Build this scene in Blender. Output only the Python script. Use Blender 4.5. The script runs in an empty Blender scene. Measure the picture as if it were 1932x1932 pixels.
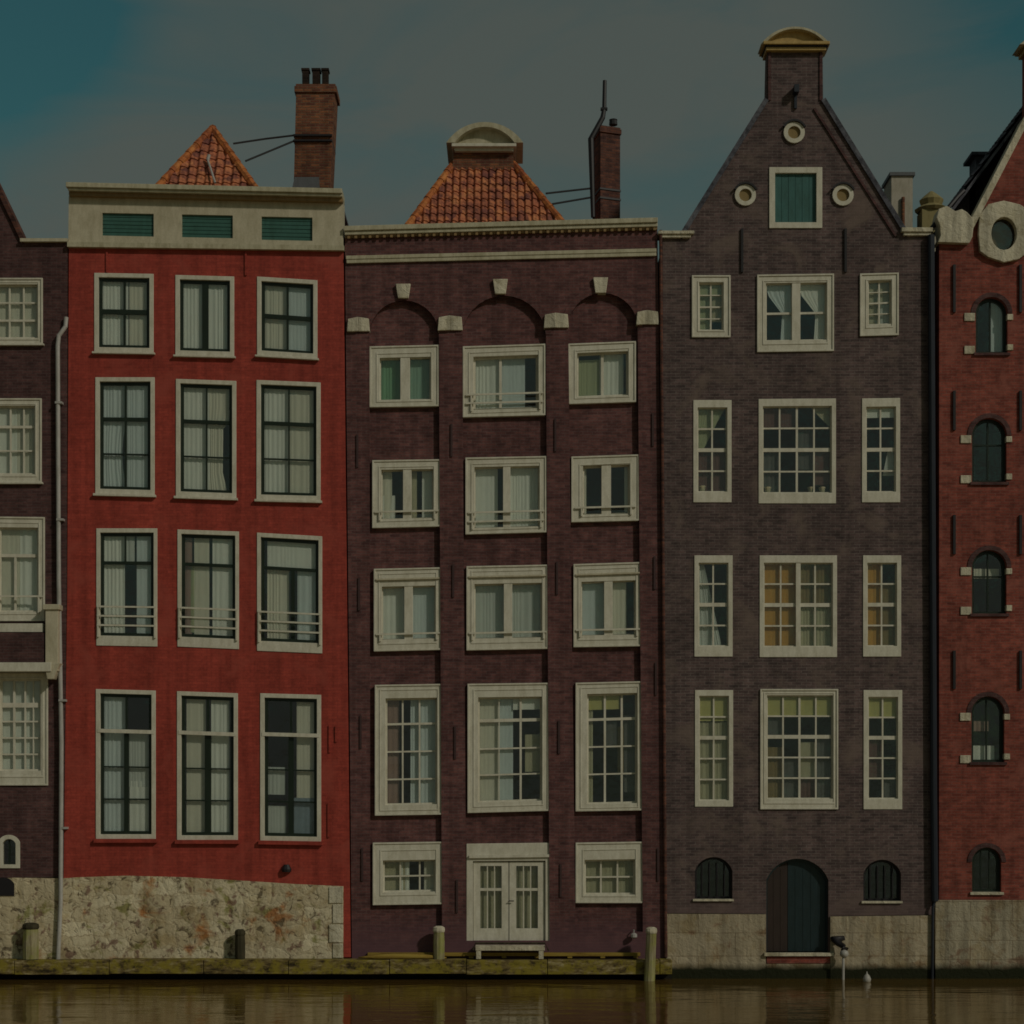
import bpy, bmesh, math, random
from mathutils import Vector, Matrix
from mathutils.geometry import tessellate_polygon
random.seed(7)
S = bpy.context.scene
COL = S.collection
K = 0.0115            # metres per layout unit on the facade plane (the photo is 1932 units wide)
D = 40.0              # camera to facades
HV = 1507.0           # layout row of the horizon
V0 = 1846.0           # layout row of the water line on the facade plane
CAMZ = (V0 - HV) * K

# ------------------------------------------------------------------ camera
cam = bpy.data.cameras.new('camera'); camo = bpy.data.objects.new('camera', cam); COL.objects.link(camo)
camo.location = (0, -D, CAMZ); camo.rotation_euler = (math.radians(90), 0, 0)
cam.sensor_width = 36; cam.lens = 36 * D / (1932 * K); cam.shift_y = (HV - 966) / 1932
cam.clip_start = 0.5; cam.clip_end = 3000
S.camera = camo
# ------------------------------------------------------------------ world
SUN_EL, SUN_AZ = math.radians(34), math.radians(48)   # azimuth: to the right of the viewer's back
sdir = Vector((math.sin(SUN_AZ) * math.cos(SUN_EL), -math.cos(SUN_AZ) * math.cos(SUN_EL), math.sin(SUN_EL)))
W = bpy.data.worlds.new('World'); S.world = W; W.use_nodes = True
wt = W.node_tree; wt.nodes.clear()
def wn(t, **kw):
    n = wt.nodes.new(t)
    for a, b in kw.items(): setattr(n, a, b)
    return n
wo = wn('ShaderNodeOutputWorld'); bg = wn('ShaderNodeBackground'); bg.inputs['Strength'].default_value = 0.1
sky = wn('ShaderNodeTexSky', sky_type='NISHITA', sun_disc=False)
sky.sun_elevation = SUN_EL; sky.sun_rotation = math.atan2(sdir.x, sdir.y)
sky.air_density = 1.2; sky.dust_density = 2.0; sky.ozone_density = 1.5
tc = wn('ShaderNodeTexCoord'); mp = wn('ShaderNodeMapping'); mp.inputs['Scale'].default_value = (1.6, 1.6, 6.5)
mp.inputs['Rotation'].default_value = (0.0, 0.25, 0.35); mp.inputs['Location'].default_value = (3.1, 0.4, 0.7)
nz = wn('ShaderNodeTexNoise'); nz.inputs['Scale'].default_value = 2.2; nz.inputs['Detail'].default_value = 6; nz.inputs['Roughness'].default_value = 0.55
nz.inputs['Distortion'].default_value = 0.9
rp = wn('ShaderNodeValToRGB'); rp.color_ramp.elements[0].position = 0.34; rp.color_ramp.elements[1].position = 0.54
rp.color_ramp.elements[0].color = (0.58,)*3 + (1,); rp.color_ramp.elements[1].color = (0.97,)*3 + (1,)
cc = wn('ShaderNodeCombineXYZ')
for i, v in enumerate((3.0, 3.28, 2.85)): cc.inputs[i].default_value = v
mx = wn('ShaderNodeMixRGB')
tint = wn('ShaderNodeMixRGB', blend_type='MULTIPLY'); tint.inputs[0].default_value = 1; tint.inputs[2].default_value = (0.5, 1.08, 0.8, 1)
L = wt.links.new
L(tc.outputs['Generated'], mp.inputs['Vector']); L(mp.outputs[0], nz.inputs['Vector']); L(nz.outputs['Fac'], rp.inputs[0])
def breaks(direction, w, prev):                    # a gap in the cloud cover around one direction of the sky
    dp = wn('ShaderNodeVectorMath', operation='DOT_PRODUCT'); L(tc.outputs['Generated'], dp.inputs[0]); dp.inputs[1].default_value = Vector(direction).normalized()
    mr = wn('ShaderNodeMapRange', interpolation_type='SMOOTHSTEP'); L(dp.outputs['Value'], mr.inputs['Value']); mr.inputs['From Min'].default_value = w[0]; mr.inputs['From Max'].default_value = w[1]; mr.inputs['To Max'].default_value = w[2]
    sb = wn('ShaderNodeMath', operation='SUBTRACT'); sb.use_clamp = True; L(prev, sb.inputs[0]); L(mr.outputs[0], sb.inputs[1]); return sb.outputs[0]
cl0 = breaks((0, 0, 1), (.10, .45, .16), rp.outputs[0]); cl = breaks((-.31, .889, .43), (.988, 1.0, 1.3), cl0); cl = breaks((.33, .889, .47), (.98, 1.0, .8), cl)
L(sky.outputs[0], tint.inputs[1]); L(cl, mx.inputs[0]); L(tint.outputs[0], mx.inputs[1]); L(cc.outputs[0], mx.inputs[2])
L(mx.outputs[0], bg.inputs['Color']); L(bg.outputs[0], wo.inputs['Surface'])
# ------------------------------------------------------------------ sun
sl = bpy.data.lights.new('sun', 'SUN'); so = bpy.data.objects.new('sun', sl); COL.objects.link(so)
sl.energy = 4.0; sl.angle = math.radians(3.0); sl.color = (1.0, 0.93, 0.80)
so.rotation_euler = sdir.to_track_quat('Z', 'Y').to_euler(); so.location = (20, -30, 40)
# ------------------------------------------------------------------ exposure
S.view_settings.view_transform = 'Standard'; S.view_settings.look = 'None'; S.view_settings.gamma = 1
S.view_settings.exposure = -1.9
S.render.engine = 'CYCLES'; S.cycles.max_bounces = 8; S.cycles.transparent_max_bounces = 12
S.cycles.filter_width = 1.7
S.render.resolution_x = 1024; S.render.resolution_y = 1024

# ================================================================== materials
MATS = {}
class NT:
    def __init__(s, name):
        s.m = bpy.data.materials.new(name); s.m.use_nodes = True; s.t = s.m.node_tree; s.t.nodes.clear()
        s.out = s.n('ShaderNodeOutputMaterial'); s.b = s.n('ShaderNodeBsdfPrincipled'); s.l(s.b.outputs[0], s.out.inputs[0])
        g = s.n('ShaderNodeNewGeometry'); s.pos = g.outputs['Position']
        MATS[name] = s.m
    def n(s, t, **kw):
        n = s.t.nodes.new(t)
        for a, b in kw.items():
            if a in n.inputs.keys() if hasattr(n.inputs, 'keys') else False: n.inputs[a].default_value = b
            else: setattr(n, a, b)
        return n
    def l(s, a, b): s.t.links.new(a, b)
    def noise(s, scale, detail=3, rough=.55, vec=None, dist=0, stretch=None):
        n = s.n('ShaderNodeTexNoise'); n.inputs['Scale'].default_value = scale; n.inputs['Detail'].default_value = detail
        n.inputs['Roughness'].default_value = rough; n.inputs['Distortion'].default_value = dist
        v = vec or s.pos
        if stretch:
            m = s.n('ShaderNodeMapping'); m.inputs['Scale'].default_value = stretch; s.l(v, m.inputs[0]); v = m.outputs[0]
        s.l(v, n.inputs['Vector']); return n.outputs['Fac']
    def ramp(s, fac, stops, interp='LINEAR'):
        r = s.n('ShaderNodeValToRGB'); cr = r.color_ramp; cr.interpolation = interp
        while len(cr.elements) < len(stops): cr.elements.new(0.5)
        for e, (p, c) in zip(cr.elements, stops):
            e.position = p; e.color = (c if len(c) == 4 else tuple(c) + (1,)) if hasattr(c, '__len__') else (c, c, c, 1)
        s.l(fac, r.inputs[0]); return r.outputs[0]
    def mix(s, fac, a, b, mode='MIX'):
        m = s.n('ShaderNodeMixRGB', blend_type=mode)
        for i, v in ((0, fac), (1, a), (2, b)):
            if hasattr(v, 'links') or hasattr(v, 'is_linked'): s.l(v, m.inputs[i])
            elif i == 0: m.inputs[0].default_value = v
            else: m.inputs[i].default_value = tuple(v) + (1,) if len(v) == 3 else v
        return m.outputs[0]
    def bump(s, h, strength, dist=.02, prev=None):
        b = s.n('ShaderNodeBump'); b.inputs['Strength'].default_value = strength; b.inputs['Distance'].default_value = dist
        s.l(h, b.inputs['Height'])
        if prev: s.l(prev, b.inputs['Normal'])
        return b.outputs[0]
    def set(s, color=None, rough=.8, normal=None, spec=.3, metal=0):
        if color is not None:
            if hasattr(color, 'is_linked'): s.l(color, s.b.inputs['Base Color'])
            else: s.b.inputs['Base Color'].default_value = tuple(color) + (1,)
        if hasattr(rough, 'is_linked'): s.l(rough, s.b.inputs['Roughness'])
        else: s.b.inputs['Roughness'].default_value = rough
        s.b.inputs['Specular IOR Level'].default_value = spec; s.b.inputs['Metallic'].default_value = metal
        if normal: s.l(normal, s.b.inputs['Normal'])
        return s.m
    def wallvec(s):
        sp = s.n('ShaderNodeSeparateXYZ'); s.l(s.pos, sp.inputs[0])
        ad = s.n('ShaderNodeMath', operation='ADD'); s.l(sp.outputs[0], ad.inputs[0]); s.l(sp.outputs[1], ad.inputs[1])
        c = s.n('ShaderNodeCombineXYZ'); s.l(ad.outputs[0], c.inputs[0]); s.l(sp.outputs[2], c.inputs[1])
        s.z = sp.outputs[2]; return c.outputs[0]
    def zmask(s, z0, z1, wob=.12, scale=2.5):
        """1 below z0, 0 above z1, with a ragged edge: a stain line of real algae or damp."""
        sp = s.n('ShaderNodeSeparateXYZ'); s.l(s.pos, sp.inputs[0])
        nn = s.noise(scale, 4)
        a = s.n('ShaderNodeMath', operation='MULTIPLY_ADD'); s.l(nn, a.inputs[0]); a.inputs[1].default_value = wob; s.l(sp.outputs[2], a.inputs[2])
        r = s.n('ShaderNodeMapRange'); s.l(a.outputs[0], r.inputs['Value'])
        r.inputs['From Min'].default_value = z0; r.inputs['From Max'].default_value = z1
        r.inputs['To Min'].default_value = 1; r.inputs['To Max'].default_value = 0
        return r.outputs[0]

def brick(name, c1, c2, mortar, var=.35, patch=None, bump=.5, rough=.85, streak=.25, damp=None, msize=.007):
    t = NT(name); v = t.wallvec()
    w = t.n('ShaderNodeTexNoise'); w.inputs['Scale'].default_value = 1.3; t.l(v, w.inputs['Vector'])
    wv = t.n('ShaderNodeVectorMath', operation='SCALE'); t.l(w.outputs['Color'], wv.inputs[0]); wv.inputs['Scale'].default_value = .03
    av = t.n('ShaderNodeVectorMath', operation='ADD'); t.l(v, av.inputs[0]); t.l(wv.outputs[0], av.inputs[1])
    b = t.n('ShaderNodeTexBrick'); t.l(av.outputs[0], b.inputs['Vector'])
    b.inputs['Scale'].default_value = 1; b.inputs['Brick Width'].default_value = .21; b.inputs['Row Height'].default_value = .062
    b.inputs['Mortar Size'].default_value = msize; b.inputs['Mortar Smooth'].default_value = .4; b.inputs['Bias'].default_value = 0
    b.inputs['Color1'].default_value = tuple(c1) + (1,); b.inputs['Color2'].default_value = tuple(c2) + (1,); b.inputs['Mortar'].default_value = tuple(mortar) + (1,)
    col = b.outputs['Color']
    big = t.noise(.55, 5, .6, stretch=(1, 1, .8)); col = t.mix(1, col, t.ramp(big, [(.3, 1 - var), (.7, 1 + var * .0 + .0)]), 'MULTIPLY') if False else t.mix(1, col, t.ramp(big, [(.25, 1 - var), (.75, 1.0)]), 'MULTIPLY')
    fine = t.noise(14, 4, .7); col = t.mix(1, col, t.ramp(fine, [(.3, .7), (.7, 1.0)]), 'MULTIPLY')
    mot = t.noise(3.2, 3, .75, stretch=(1, 1, 2.2)); col = t.mix(1, col, t.ramp(mot, [(.32, .62 + .2 * (name == 'red_paint')), (.6, 1.06)]), 'MULTIPLY')
    st = t.noise(1, 4, .6, stretch=(5, 5, .35)); col = t.mix(1, col, t.ramp(st, [(.35, 1 - streak), (.62, 1.0)]), 'MULTIPLY')
    if patch:
        pm = t.noise(1.1, 5, .65, dist=.6); col = t.mix(t.ramp(pm, [(.52, 0.0), (.68, .75)]), col, patch)
    if damp:
        col = t.mix(t.zmask(damp[0], damp[1]), col, damp[2])
    n = t.bump(b.outputs['Fac'], -bump, .012) if False else t.bump(t.mix(.35, t.ramp(b.outputs['Fac'], [(0, 1.0), (1, 0.0)]), fine), bump, .012)
    return t.set(col, rough, n, .2)

def paint(name, c, rough=.45, dirt=.25, spec=.4):
    t = NT(name)
    n1 = t.noise(3.5, 5, .65, stretch=(2.5, 2.5, .8)); n2 = t.noise(30, 3, .6)
    col = t.mix(1, c, t.ramp(n1, [(.3, (1 - dirt, 1 - dirt * 1.05, 1 - dirt * 1.25)), (.62, (1, 1, 1))]), 'MULTIPLY')
    col = t.mix(1, col, t.ramp(n2, [(.3, .88), (.65, 1.0)]), 'MULTIPLY')
    return t.set(col, rough, t.bump(n2, .15, .004), spec)

brick('brick_left', (.18, .085, .08), (.11, .052, .052), (.16, .11, .105), bump=.4)
brick('brick_brown', (.26, .108, .10), (.155, .066, .066), (.21, .135, .13), bump=.3, streak=.3, damp=(.55, 1.5, (.12, .06, .072)))
brick('brick_purple', (.21, .138, .132), (.118, .081, .08), (.25, .205, .19), bump=.4, patch=(.17, .125, .105), damp=(.9, 2.2, (.125, .085, .08)))
brick('brick_right', (.45, .115, .08), (.29, .07, .052), (.33, .15, .12), bump=.35, patch=(.30, .10, .075))
brick('brick_chimney', (.42, .16, .075), (.2, .07, .05), (.26, .16, .1), bump=.7, msize=.011)
brick('chimney_soot', (.06, .035, .025), (.03, .02, .015), (.07, .05, .04), bump=.6)
brick('brick_chimney_dark', (.26, .10, .065), (.11, .05, .045), (.16, .1, .085), bump=.6)
# painted red brick: same joints, thick paint
brick('red_paint', (.54, .086, .058), (.46, .07, .048), (.38, .06, .05), var=.22, bump=.18, rough=.6, streak=.28, patch=(.36, .07, .05), msize=.005)

def stone(name, base, dark, light, algae_z=(.1, .3), stain=None, scale=3.2, pits=.5, joints=None, streak=.62):
    t = NT(name)
    v = t.n('ShaderNodeTexVoronoi'); v.inputs['Scale'].default_value = scale; v.feature = 'F1'; v.inputs['Randomness'].default_value = 1
    ve = t.n('ShaderNodeTexVoronoi'); ve.inputs['Scale'].default_value = scale; ve.feature = 'DISTANCE_TO_EDGE'
    d = t.n('ShaderNodeTexNoise'); d.inputs['Scale'].default_value = 2.6; d.inputs['Detail'].default_value = 5; t.l(t.pos, d.inputs[0])
    sc = t.n('ShaderNodeVectorMath', operation='SCALE'); sc.inputs['Scale'].default_value = .45; t.l(d.outputs['Color'], sc.inputs[0])
    ad = t.n('ShaderNodeVectorMath', operation='ADD'); t.l(t.pos, ad.inputs[0]); t.l(sc.outputs[0], ad.inputs[1]); t.l(ad.outputs[0], v.inputs['Vector']); t.l(ad.outputs[0], ve.inputs['Vector'])
    cell = t.ramp(v.outputs['Color'], [(.1, dark), (.4, base), (.9, light)])
    n1 = t.noise(1.7, 6, .65, dist=.4); n2 = t.noise(7 if pits < .5 else 4.2, 5, .62, dist=1.2); n3 = t.noise(40, 3, .6)
    col = t.mix(.35, cell, base)
    col = t.mix(t.ramp(n1, [(.40, 0.0), (.50, .9)]), col, light)                      # patches of render still on the wall
    if stain:
        for i, (sc_, c_, lo) in enumerate(stain):
            m = t.noise(sc_, 4, .6, dist=.5, stretch=(1 + i * .37, 1, 1.2 + .3 * i)); col = t.mix(t.ramp(m, [(lo, 0.0), (lo + .08, .8)]), col, c_)
    if pits:
        e = t.ramp(ve.outputs['Distance'], [(0, 1.0), (.045, 0.0)]); pm = t.ramp(t.noise(1.1, 4, .6, dist=.5), [(.44, 0.0), (.56, .9)])
        col = t.mix(t.mix(1, t.mix(1, e, pm, 'MULTIPLY'), (pits * .35,) * 3, 'MULTIPLY'), col, tuple(x * .3 for x in dark))
        col = t.mix(t.ramp(n2, [(.36, pits), (.41, 0.0)]), col, tuple(x * .35 for x in dark))
    if streak: st = t.noise(1, 4, .65, stretch=(6, 6, .5)); col = t.mix(1, col, t.ramp(st, [(.35, streak), (.6, 1.0)]), 'MULTIPLY')
    if joints:
        b = t.n('ShaderNodeTexBrick'); wv = t.n('ShaderNodeVectorMath', operation='ADD'); t.l(t.wallvec(), wv.inputs[0]); sc2 = t.n('ShaderNodeVectorMath', operation='SCALE'); sc2.inputs['Scale'].default_value = .5 if pits > .5 else .02; t.l(d.outputs['Color'], sc2.inputs[0]); t.l(sc2.outputs[0], wv.inputs[1]); t.l(wv.outputs[0], b.inputs['Vector']); b.inputs['Scale'].default_value = 1
        b.inputs['Brick Width'].default_value = joints[0]; b.inputs['Row Height'].default_value = joints[1]; b.inputs['Mortar Size'].default_value = .008
        b.inputs['Color1'].default_value = (1, 1, 1, 1); b.inputs['Color2'].default_value = (.72, .68, .62, 1) if pits > .5 else (.86, .84, .8, 1); b.inputs['Mortar'].default_value = (.6, .55, .5, 1)
        col = t.mix(1, col, b.outputs['Color'], 'MULTIPLY')
    col = t.mix(t.zmask(algae_z[0], algae_z[1], .15), col, (.016, .018, .007))
    nb = t.bump(n1, .5, .08); nb = t.bump(n2, .7, .04, nb)
    if pits: nb = t.bump(t.ramp(ve.outputs['Distance'], [(0, 0.0), (.12, 1.0)]), .35 * pits, .03, nb)
    nb = t.bump(n3, .3, .008, nb)
    return t.set(col, .9, nb, .2)
stone('rubble', (.60, .49, .30), (.36, .27, .16), (.74, .65, .46), stain=[(1.1, (.46, .15, .02), .60), (1.5, (.27, .26, .07), .58), (2.6, (.24, .13, .10), .57)], pits=.8, scale=2.6, streak=.8, joints=(.62, .30))
stone('plinth_stone', (.40, .32, .2), (.3, .23, .13), (.46, .39, .28), pits=.08, scale=1.5, stain=[(1.5, (.27, .17, .09), .58), (2.2, (.3, .19, .12), .6)], algae_z=(.27, .42), joints=(1.6, .5))
stone('plinth_right', (.38, .31, .2), (.26, .19, .12), (.45, .4, .3), pits=.25, scale=1.2, stain=[(1.2, (.25, .15, .10), .57)], algae_z=(.27, .42), joints=(.9, .42))
stone('trim_stone', (.56, .5, .36), (.38, .32, .2), (.66, .6, .46), pits=.15, algae_z=(-5, -4), scale=3)

def tile_mat(name, c1, c2, c3):
    t = NT(name); a = t.n('ShaderNodeTexVoronoi'); a.inputs['Scale'].default_value = 5.0; t.l(t.pos, a.inputs['Vector'])
    col = t.ramp(a.outputs['Color'], [(.1, c2), (.55, c1), (1, c3)]); n = t.noise(8, 5, .7)
    col = t.mix(t.ramp(n, [(.35, .75), (.55, 0.0)]), col, tuple(x * .3 for x in c2))
    return t.set(col, .8, t.bump(n, .3, .01), .25)
tile_mat('pantile', (.46, .15, .075), (.2, .07, .055), (.6, .24, .1))
tile_mat('ridge_tile', (.50, .16, .045), (.33, .09, .035), (.58, .23, .07))
tile_mat('slate', (.10, .10, .12), (.06, .06, .075), (.14, .14, .16))

paint('cream', (.675, .635, .525), dirt=.22); paint('cream_dark', (.56, .50, .365), dirt=.25)
paint('cornice', (.54, .49, .35), dirt=.35)
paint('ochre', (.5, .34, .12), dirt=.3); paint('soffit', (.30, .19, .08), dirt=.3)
paint('sash_green', (.018, .028, .018), .35); paint('sash_dark', (.02, .018, .015), .35)
paint('shutter_teal', (.045, .135, .125)); paint('vent_teal', (.05, .14, .115), .5)
paint('door_teal', (.016, .032, .036), .4); paint('door_brown', (.035, .02, .015), .6)
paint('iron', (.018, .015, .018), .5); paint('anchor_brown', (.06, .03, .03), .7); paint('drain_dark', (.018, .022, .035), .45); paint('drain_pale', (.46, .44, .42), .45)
paint('lead', (.11, .115, .125), .6); paint('plaster_far', (.42, .38, .31), .8); paint('ochre_far', (.28, .23, .1), .8)
paint('white_thing', (.42, .40, .37), .5)
def cloth(name, c):
    t = NT(name); n = t.noise(6, 3, .6, stretch=(3, 3, .4)); col = t.mix(1, c, t.ramp(n, [(.3, .9), (.7, 1.0)]), 'MULTIPLY')
    return t.set(col, .95, None, .1)
for nm, c in dict(dim=(.13, .13, .12), dimred=(.16, .09, .08), cool=(.66, .72, .72), warm=(.74, .70, .58), white=(.84, .84, .77), grey=(.6, .62, .58), green=(.22, .4, .24), bluegreen=(.28, .42, .33), yellow=(.55, .5, .2), amber_glow=(.6, .32, .07),
                  brown=(.26, .19, .09), beige=(.48, .44, .3), olive=(.42, .44, .27), pink=(.35, .23, .19), blue=(.25, .31, .36)).items(): cloth('cloth_' + nm, c)
t = NT('room'); t.set(t.mix(t.noise(.8, 3), (.10, .08, .06), (.2, .16, .11)), .9, None, .1)
t = NT('wood_moss')
n1 = t.noise(2.6, 6, .75); n2 = t.noise(1, 5, .7, stretch=(3.5, 9, 12)); col = t.ramp(n2, [(.38, (.035, .026, .014)), (.52, (.16, .115, .045)), (.7, (.42, .35, .19))])
col = t.mix(t.ramp(n1, [(.46, 0.0), (.57, .85)]), col, (.25, .20, .028)); t.set(col, .9, t.bump(n2, .6, .02), .15)
t = NT('wood_yellow')
n2 = t.noise(1, 5, .7, stretch=(1.2, 8, 14)); t.set(t.ramp(n2, [(.3, (.1, .04, .015)), (.5, (.3, .2, .04)), (.75, (.36, .27, .06))]), .85, t.bump(n2, .5, .02), .15)
t = NT('wood_post')
n2 = t.noise(1, 5, .7, stretch=(14, 14, 1.5)); n1 = t.noise(3, 4, .6); col = t.ramp(n2, [(.3, (.16, .12, .06)), (.7, (.42, .38, .24))])
col = t.mix(t.ramp(n1, [(.42, 0.0), (.62, .7)]), col, (.26, .27, .06)); t.set(col, .9, t.bump(n2, .6, .02), .15)
t = NT('wood_dark'); n2 = t.noise(1, 5, .7, stretch=(14, 14, 1.5)); t.set(t.ramp(n2, [(.3, (.02, .018, .01)), (.7, (.07, .06, .035))]), .9, t.bump(n2, .6, .02), .15)
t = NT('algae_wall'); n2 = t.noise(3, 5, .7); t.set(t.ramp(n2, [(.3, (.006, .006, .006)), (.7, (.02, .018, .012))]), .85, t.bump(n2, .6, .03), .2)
t = NT('earth'); t.set(t.ramp(t.noise(.3, 5), [(.3, (.08, .075, .06)), (.7, (.14, .13, .1))]), .95)
# glass
t = NT('glass'); t.t.nodes.remove(t.b)
tr = t.n('ShaderNodeBsdfTransparent'); tr.inputs[0].default_value = (.93, .95, .93, 1)
gl = t.n('ShaderNodeBsdfGlossy'); gl.inputs['Roughness'].default_value = .03
nb = t.bump(t.noise(1.9, 3), .6, .03); t.l(nb, gl.inputs['Normal'])
fr = t.n('ShaderNodeLayerWeight'); fr.inputs['Blend'].default_value = .5
pw = t.n('ShaderNodeMath', operation='POWER'); t.l(fr.outputs['Facing'], pw.inputs[0]); pw.inputs[1].default_value = 5
mm = t.n('ShaderNodeMath', operation='MULTIPLY_ADD'); t.l(pw.outputs[0], mm.inputs[0]); mm.inputs[1].default_value = .9; mm.inputs[2].default_value = .10
ms = t.n('ShaderNodeMixShader'); t.l(mm.outputs[0], ms.inputs[0]); t.l(tr.outputs[0], ms.inputs[1]); t.l(gl.outputs[0], ms.inputs[2]); t.l(ms.outputs[0], t.out.inputs[0])
# water
t = NT('canal_water')
w0 = t.noise(1, 3, .6, stretch=(.35, .95, 1)); w1 = t.noise(1, 4, .6, stretch=(.8, 2.2, 1)); w2 = t.noise(1, 3, .6, stretch=(4, 12, 1))
nb = t.bump(w0, .13, .2); nb = t.bump(w1, .09, .10, nb); nb = t.bump(w2, .10, .02, nb)
t.set((.10, .058, .014), .03, nb, .5); t.b.inputs['IOR'].default_value = 3.0; t.b.inputs['Specular Tint'].default_value = (1.0, .85, .52, 1)
M = MATS

# ================================================================== geometry helpers
def XZ(u, v): return ((u - 966) * K, (V0 - v) * K)
def PT(u, v, y=0.0):                       # point on / parallel to the facade plane
    x, z = XZ(u, v); return Vector((x, y, z))
def FAR(u, v, y):                          # the real place of something seen at (u,v) that stands at depth y
    f = (D + y) / D; return Vector(((u - 966) * K * f, y, CAMZ + (HV - v) * K * f))

class MB:
    def __init__(s): s.v = []; s.f = []
    def add(s, vs, fs):
        o = len(s.v); s.v += [Vector(p) for p in vs]; s.f += [tuple(i + o for i in f) for f in fs]; return s
    def hexa(s, a, b):                     # two quads (front, back), each TL TR BR BL
        return s.add(list(a) + list(b), [(0, 3, 2, 1), (4, 5, 6, 7), (0, 1, 5, 4), (1, 2, 6, 5), (2, 3, 7, 6), (3, 0, 4, 7)])
    def box(s, x0, x1, y0, y1, z0, z1):
        return s.hexa([(x0, y0, z1), (x1, y0, z1), (x1, y0, z0), (x0, y0, z0)], [(x0, y1, z1), (x1, y1, z1), (x1, y1, z0), (x0, y1, z0)])
    def ubox(s, u0, v0, u1, v1, y0, y1): # facade-plane box
        a = [PT(u0, v0, y0), PT(u1, v0, y0), PT(u1, v1, y0), PT(u0, v1, y0)]
        return s.hexa(a, [p + Vector((0, y1 - y0, 0)) for p in a])
    def uquad(s, q, y0, y1):               # q: four (u,v)
        a = [PT(u, v, y0) for u, v in q]; return s.hexa(a, [p + Vector((0, y1 - y0, 0)) for p in a])
    def plate(s, outer, holes, y0, y1, back=True):   # (u,v) loops -> slab with holes
        loops = [[PT(u, v, y0) for u, v in lp] for lp in [outer] + holes]
        flat = [p for lp in loops for p in lp]; tris = tessellate_polygon([[Vector((p.x, p.z, 0)) for p in lp] for lp in loops])
        n = len(flat); o = len(s.v); s.v += flat + [p + Vector((0, y1 - y0, 0)) for p in flat]
        for t_ in tris:
            a, b, c = (flat[i] for i in t_)
            if abs((b - a).cross(c - a).y) < 1e-9: continue
            s.f.append(tuple(o + i for i in t_))
            if back: s.f.append(tuple(o + n + i for i in reversed(t_)))
        k = 0
        for lp in loops:
            m = len(lp)
            for i in range(m):
                j = (i + 1) % m; s.f.append((o + k + i, o + k + j, o + n + k + j, o + n + k + i))
            k += m
        return s
    def tube(s, pts, r, n=8, cap=True):
        pts = [Vector(p) for p in pts]; rs = r if hasattr(r, '__len__') else [r] * len(pts); o = len(s.v)
        for i, p in enumerate(pts):
            d = (pts[min(i + 1, len(pts) - 1)] - pts[max(i - 1, 0)]).normalized()
            a = d.orthogonal().normalized() if abs(d.z) < .9 else Vector((1, 0, 0)); a = (a - d * a.dot(d)).normalized(); b = d.cross(a)
            for k in range(n):
                th = 2 * math.pi * k / n; s.v.append(p + (a * math.cos(th) + b * math.sin(th)) * rs[i])
        for i in range(len(pts) - 1):
            for k in range(n):
                s.f.append((o + i * n + k, o + i * n + (k + 1) % n, o + (i + 1) * n + (k + 1) % n, o + (i + 1) * n + k))
        if cap: s.f.append(tuple(o + k for k in range(n))); s.f.append(tuple(o + (len(pts) - 1) * n + k for k in reversed(range(n))))
        return s
    def lathe(s, c, prof, n=16):           # profile [(r,z)] around z at c
        o = len(s.v); c = Vector(c)
        for r, z in prof:
            for k in range(n): s.v.append(c + Vector((r * math.cos(2 * math.pi * k / n), r * math.sin(2 * math.pi * k / n), z)))
        for i in range(len(prof) - 1):
            for k in range(n): s.f.append((o + i * n + k, o + i * n + (k + 1) % n, o + (i + 1) * n + (k + 1) % n, o + (i + 1) * n + k))
        s.f.append(tuple(o + k for k in range(n))); s.f.append(tuple(o + (len(prof) - 1) * n + k for k in range(n))); return s
    def build(s, name, mat, parent=None, smooth=False, bevel=0):
        me = bpy.data.meshes.new(name)
        xs = [p.x for p in s.v]; ys = [p.y for p in s.v]; zs = [p.z for p in s.v]
        org = Vector(((min(xs) + max(xs)) / 2, (min(ys) + max(ys)) / 2, min(zs)))
        me.from_pydata([p - org for p in s.v], [], s.f)
        bm = bmesh.new(); bm.from_mesh(me); bmesh.ops.recalc_face_normals(bm, faces=bm.faces); bm.to_mesh(me); bm.free()
        mats = mat if isinstance(mat, (list, tuple)) else [mat]
        for m_ in mats: me.materials.append(M[m_])
        o = bpy.data.objects.new(name, me); COL.objects.link(o)
        if parent: o.parent = parent; o.location = org - wloc(parent)
        else: o.location = org
        WL[o.name] = org
        if smooth:
            for p in me.polygons: p.use_smooth = True
        if bevel:
            b = o.modifiers.new('bevel', 'BEVEL'); b.width = bevel; b.segments = 2; b.limit_method = 'ANGLE'
        return o
WL = {}
def wloc(o): return WL[o.name]
def thing(name, label, cat, loc, group=None):
    o = bpy.data.objects.new(name, None); COL.objects.link(o); o.location = loc; WL[o.name] = Vector(loc); o.empty_display_size = .3
    tag(o, label, cat, group); return o
def tag(o, label, cat, group=None):
    o['label'] = label; o['category'] = cat
    if group: o['group'] = group
    return o
def struct(o): o['kind'] = 'structure'; return o

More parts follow.
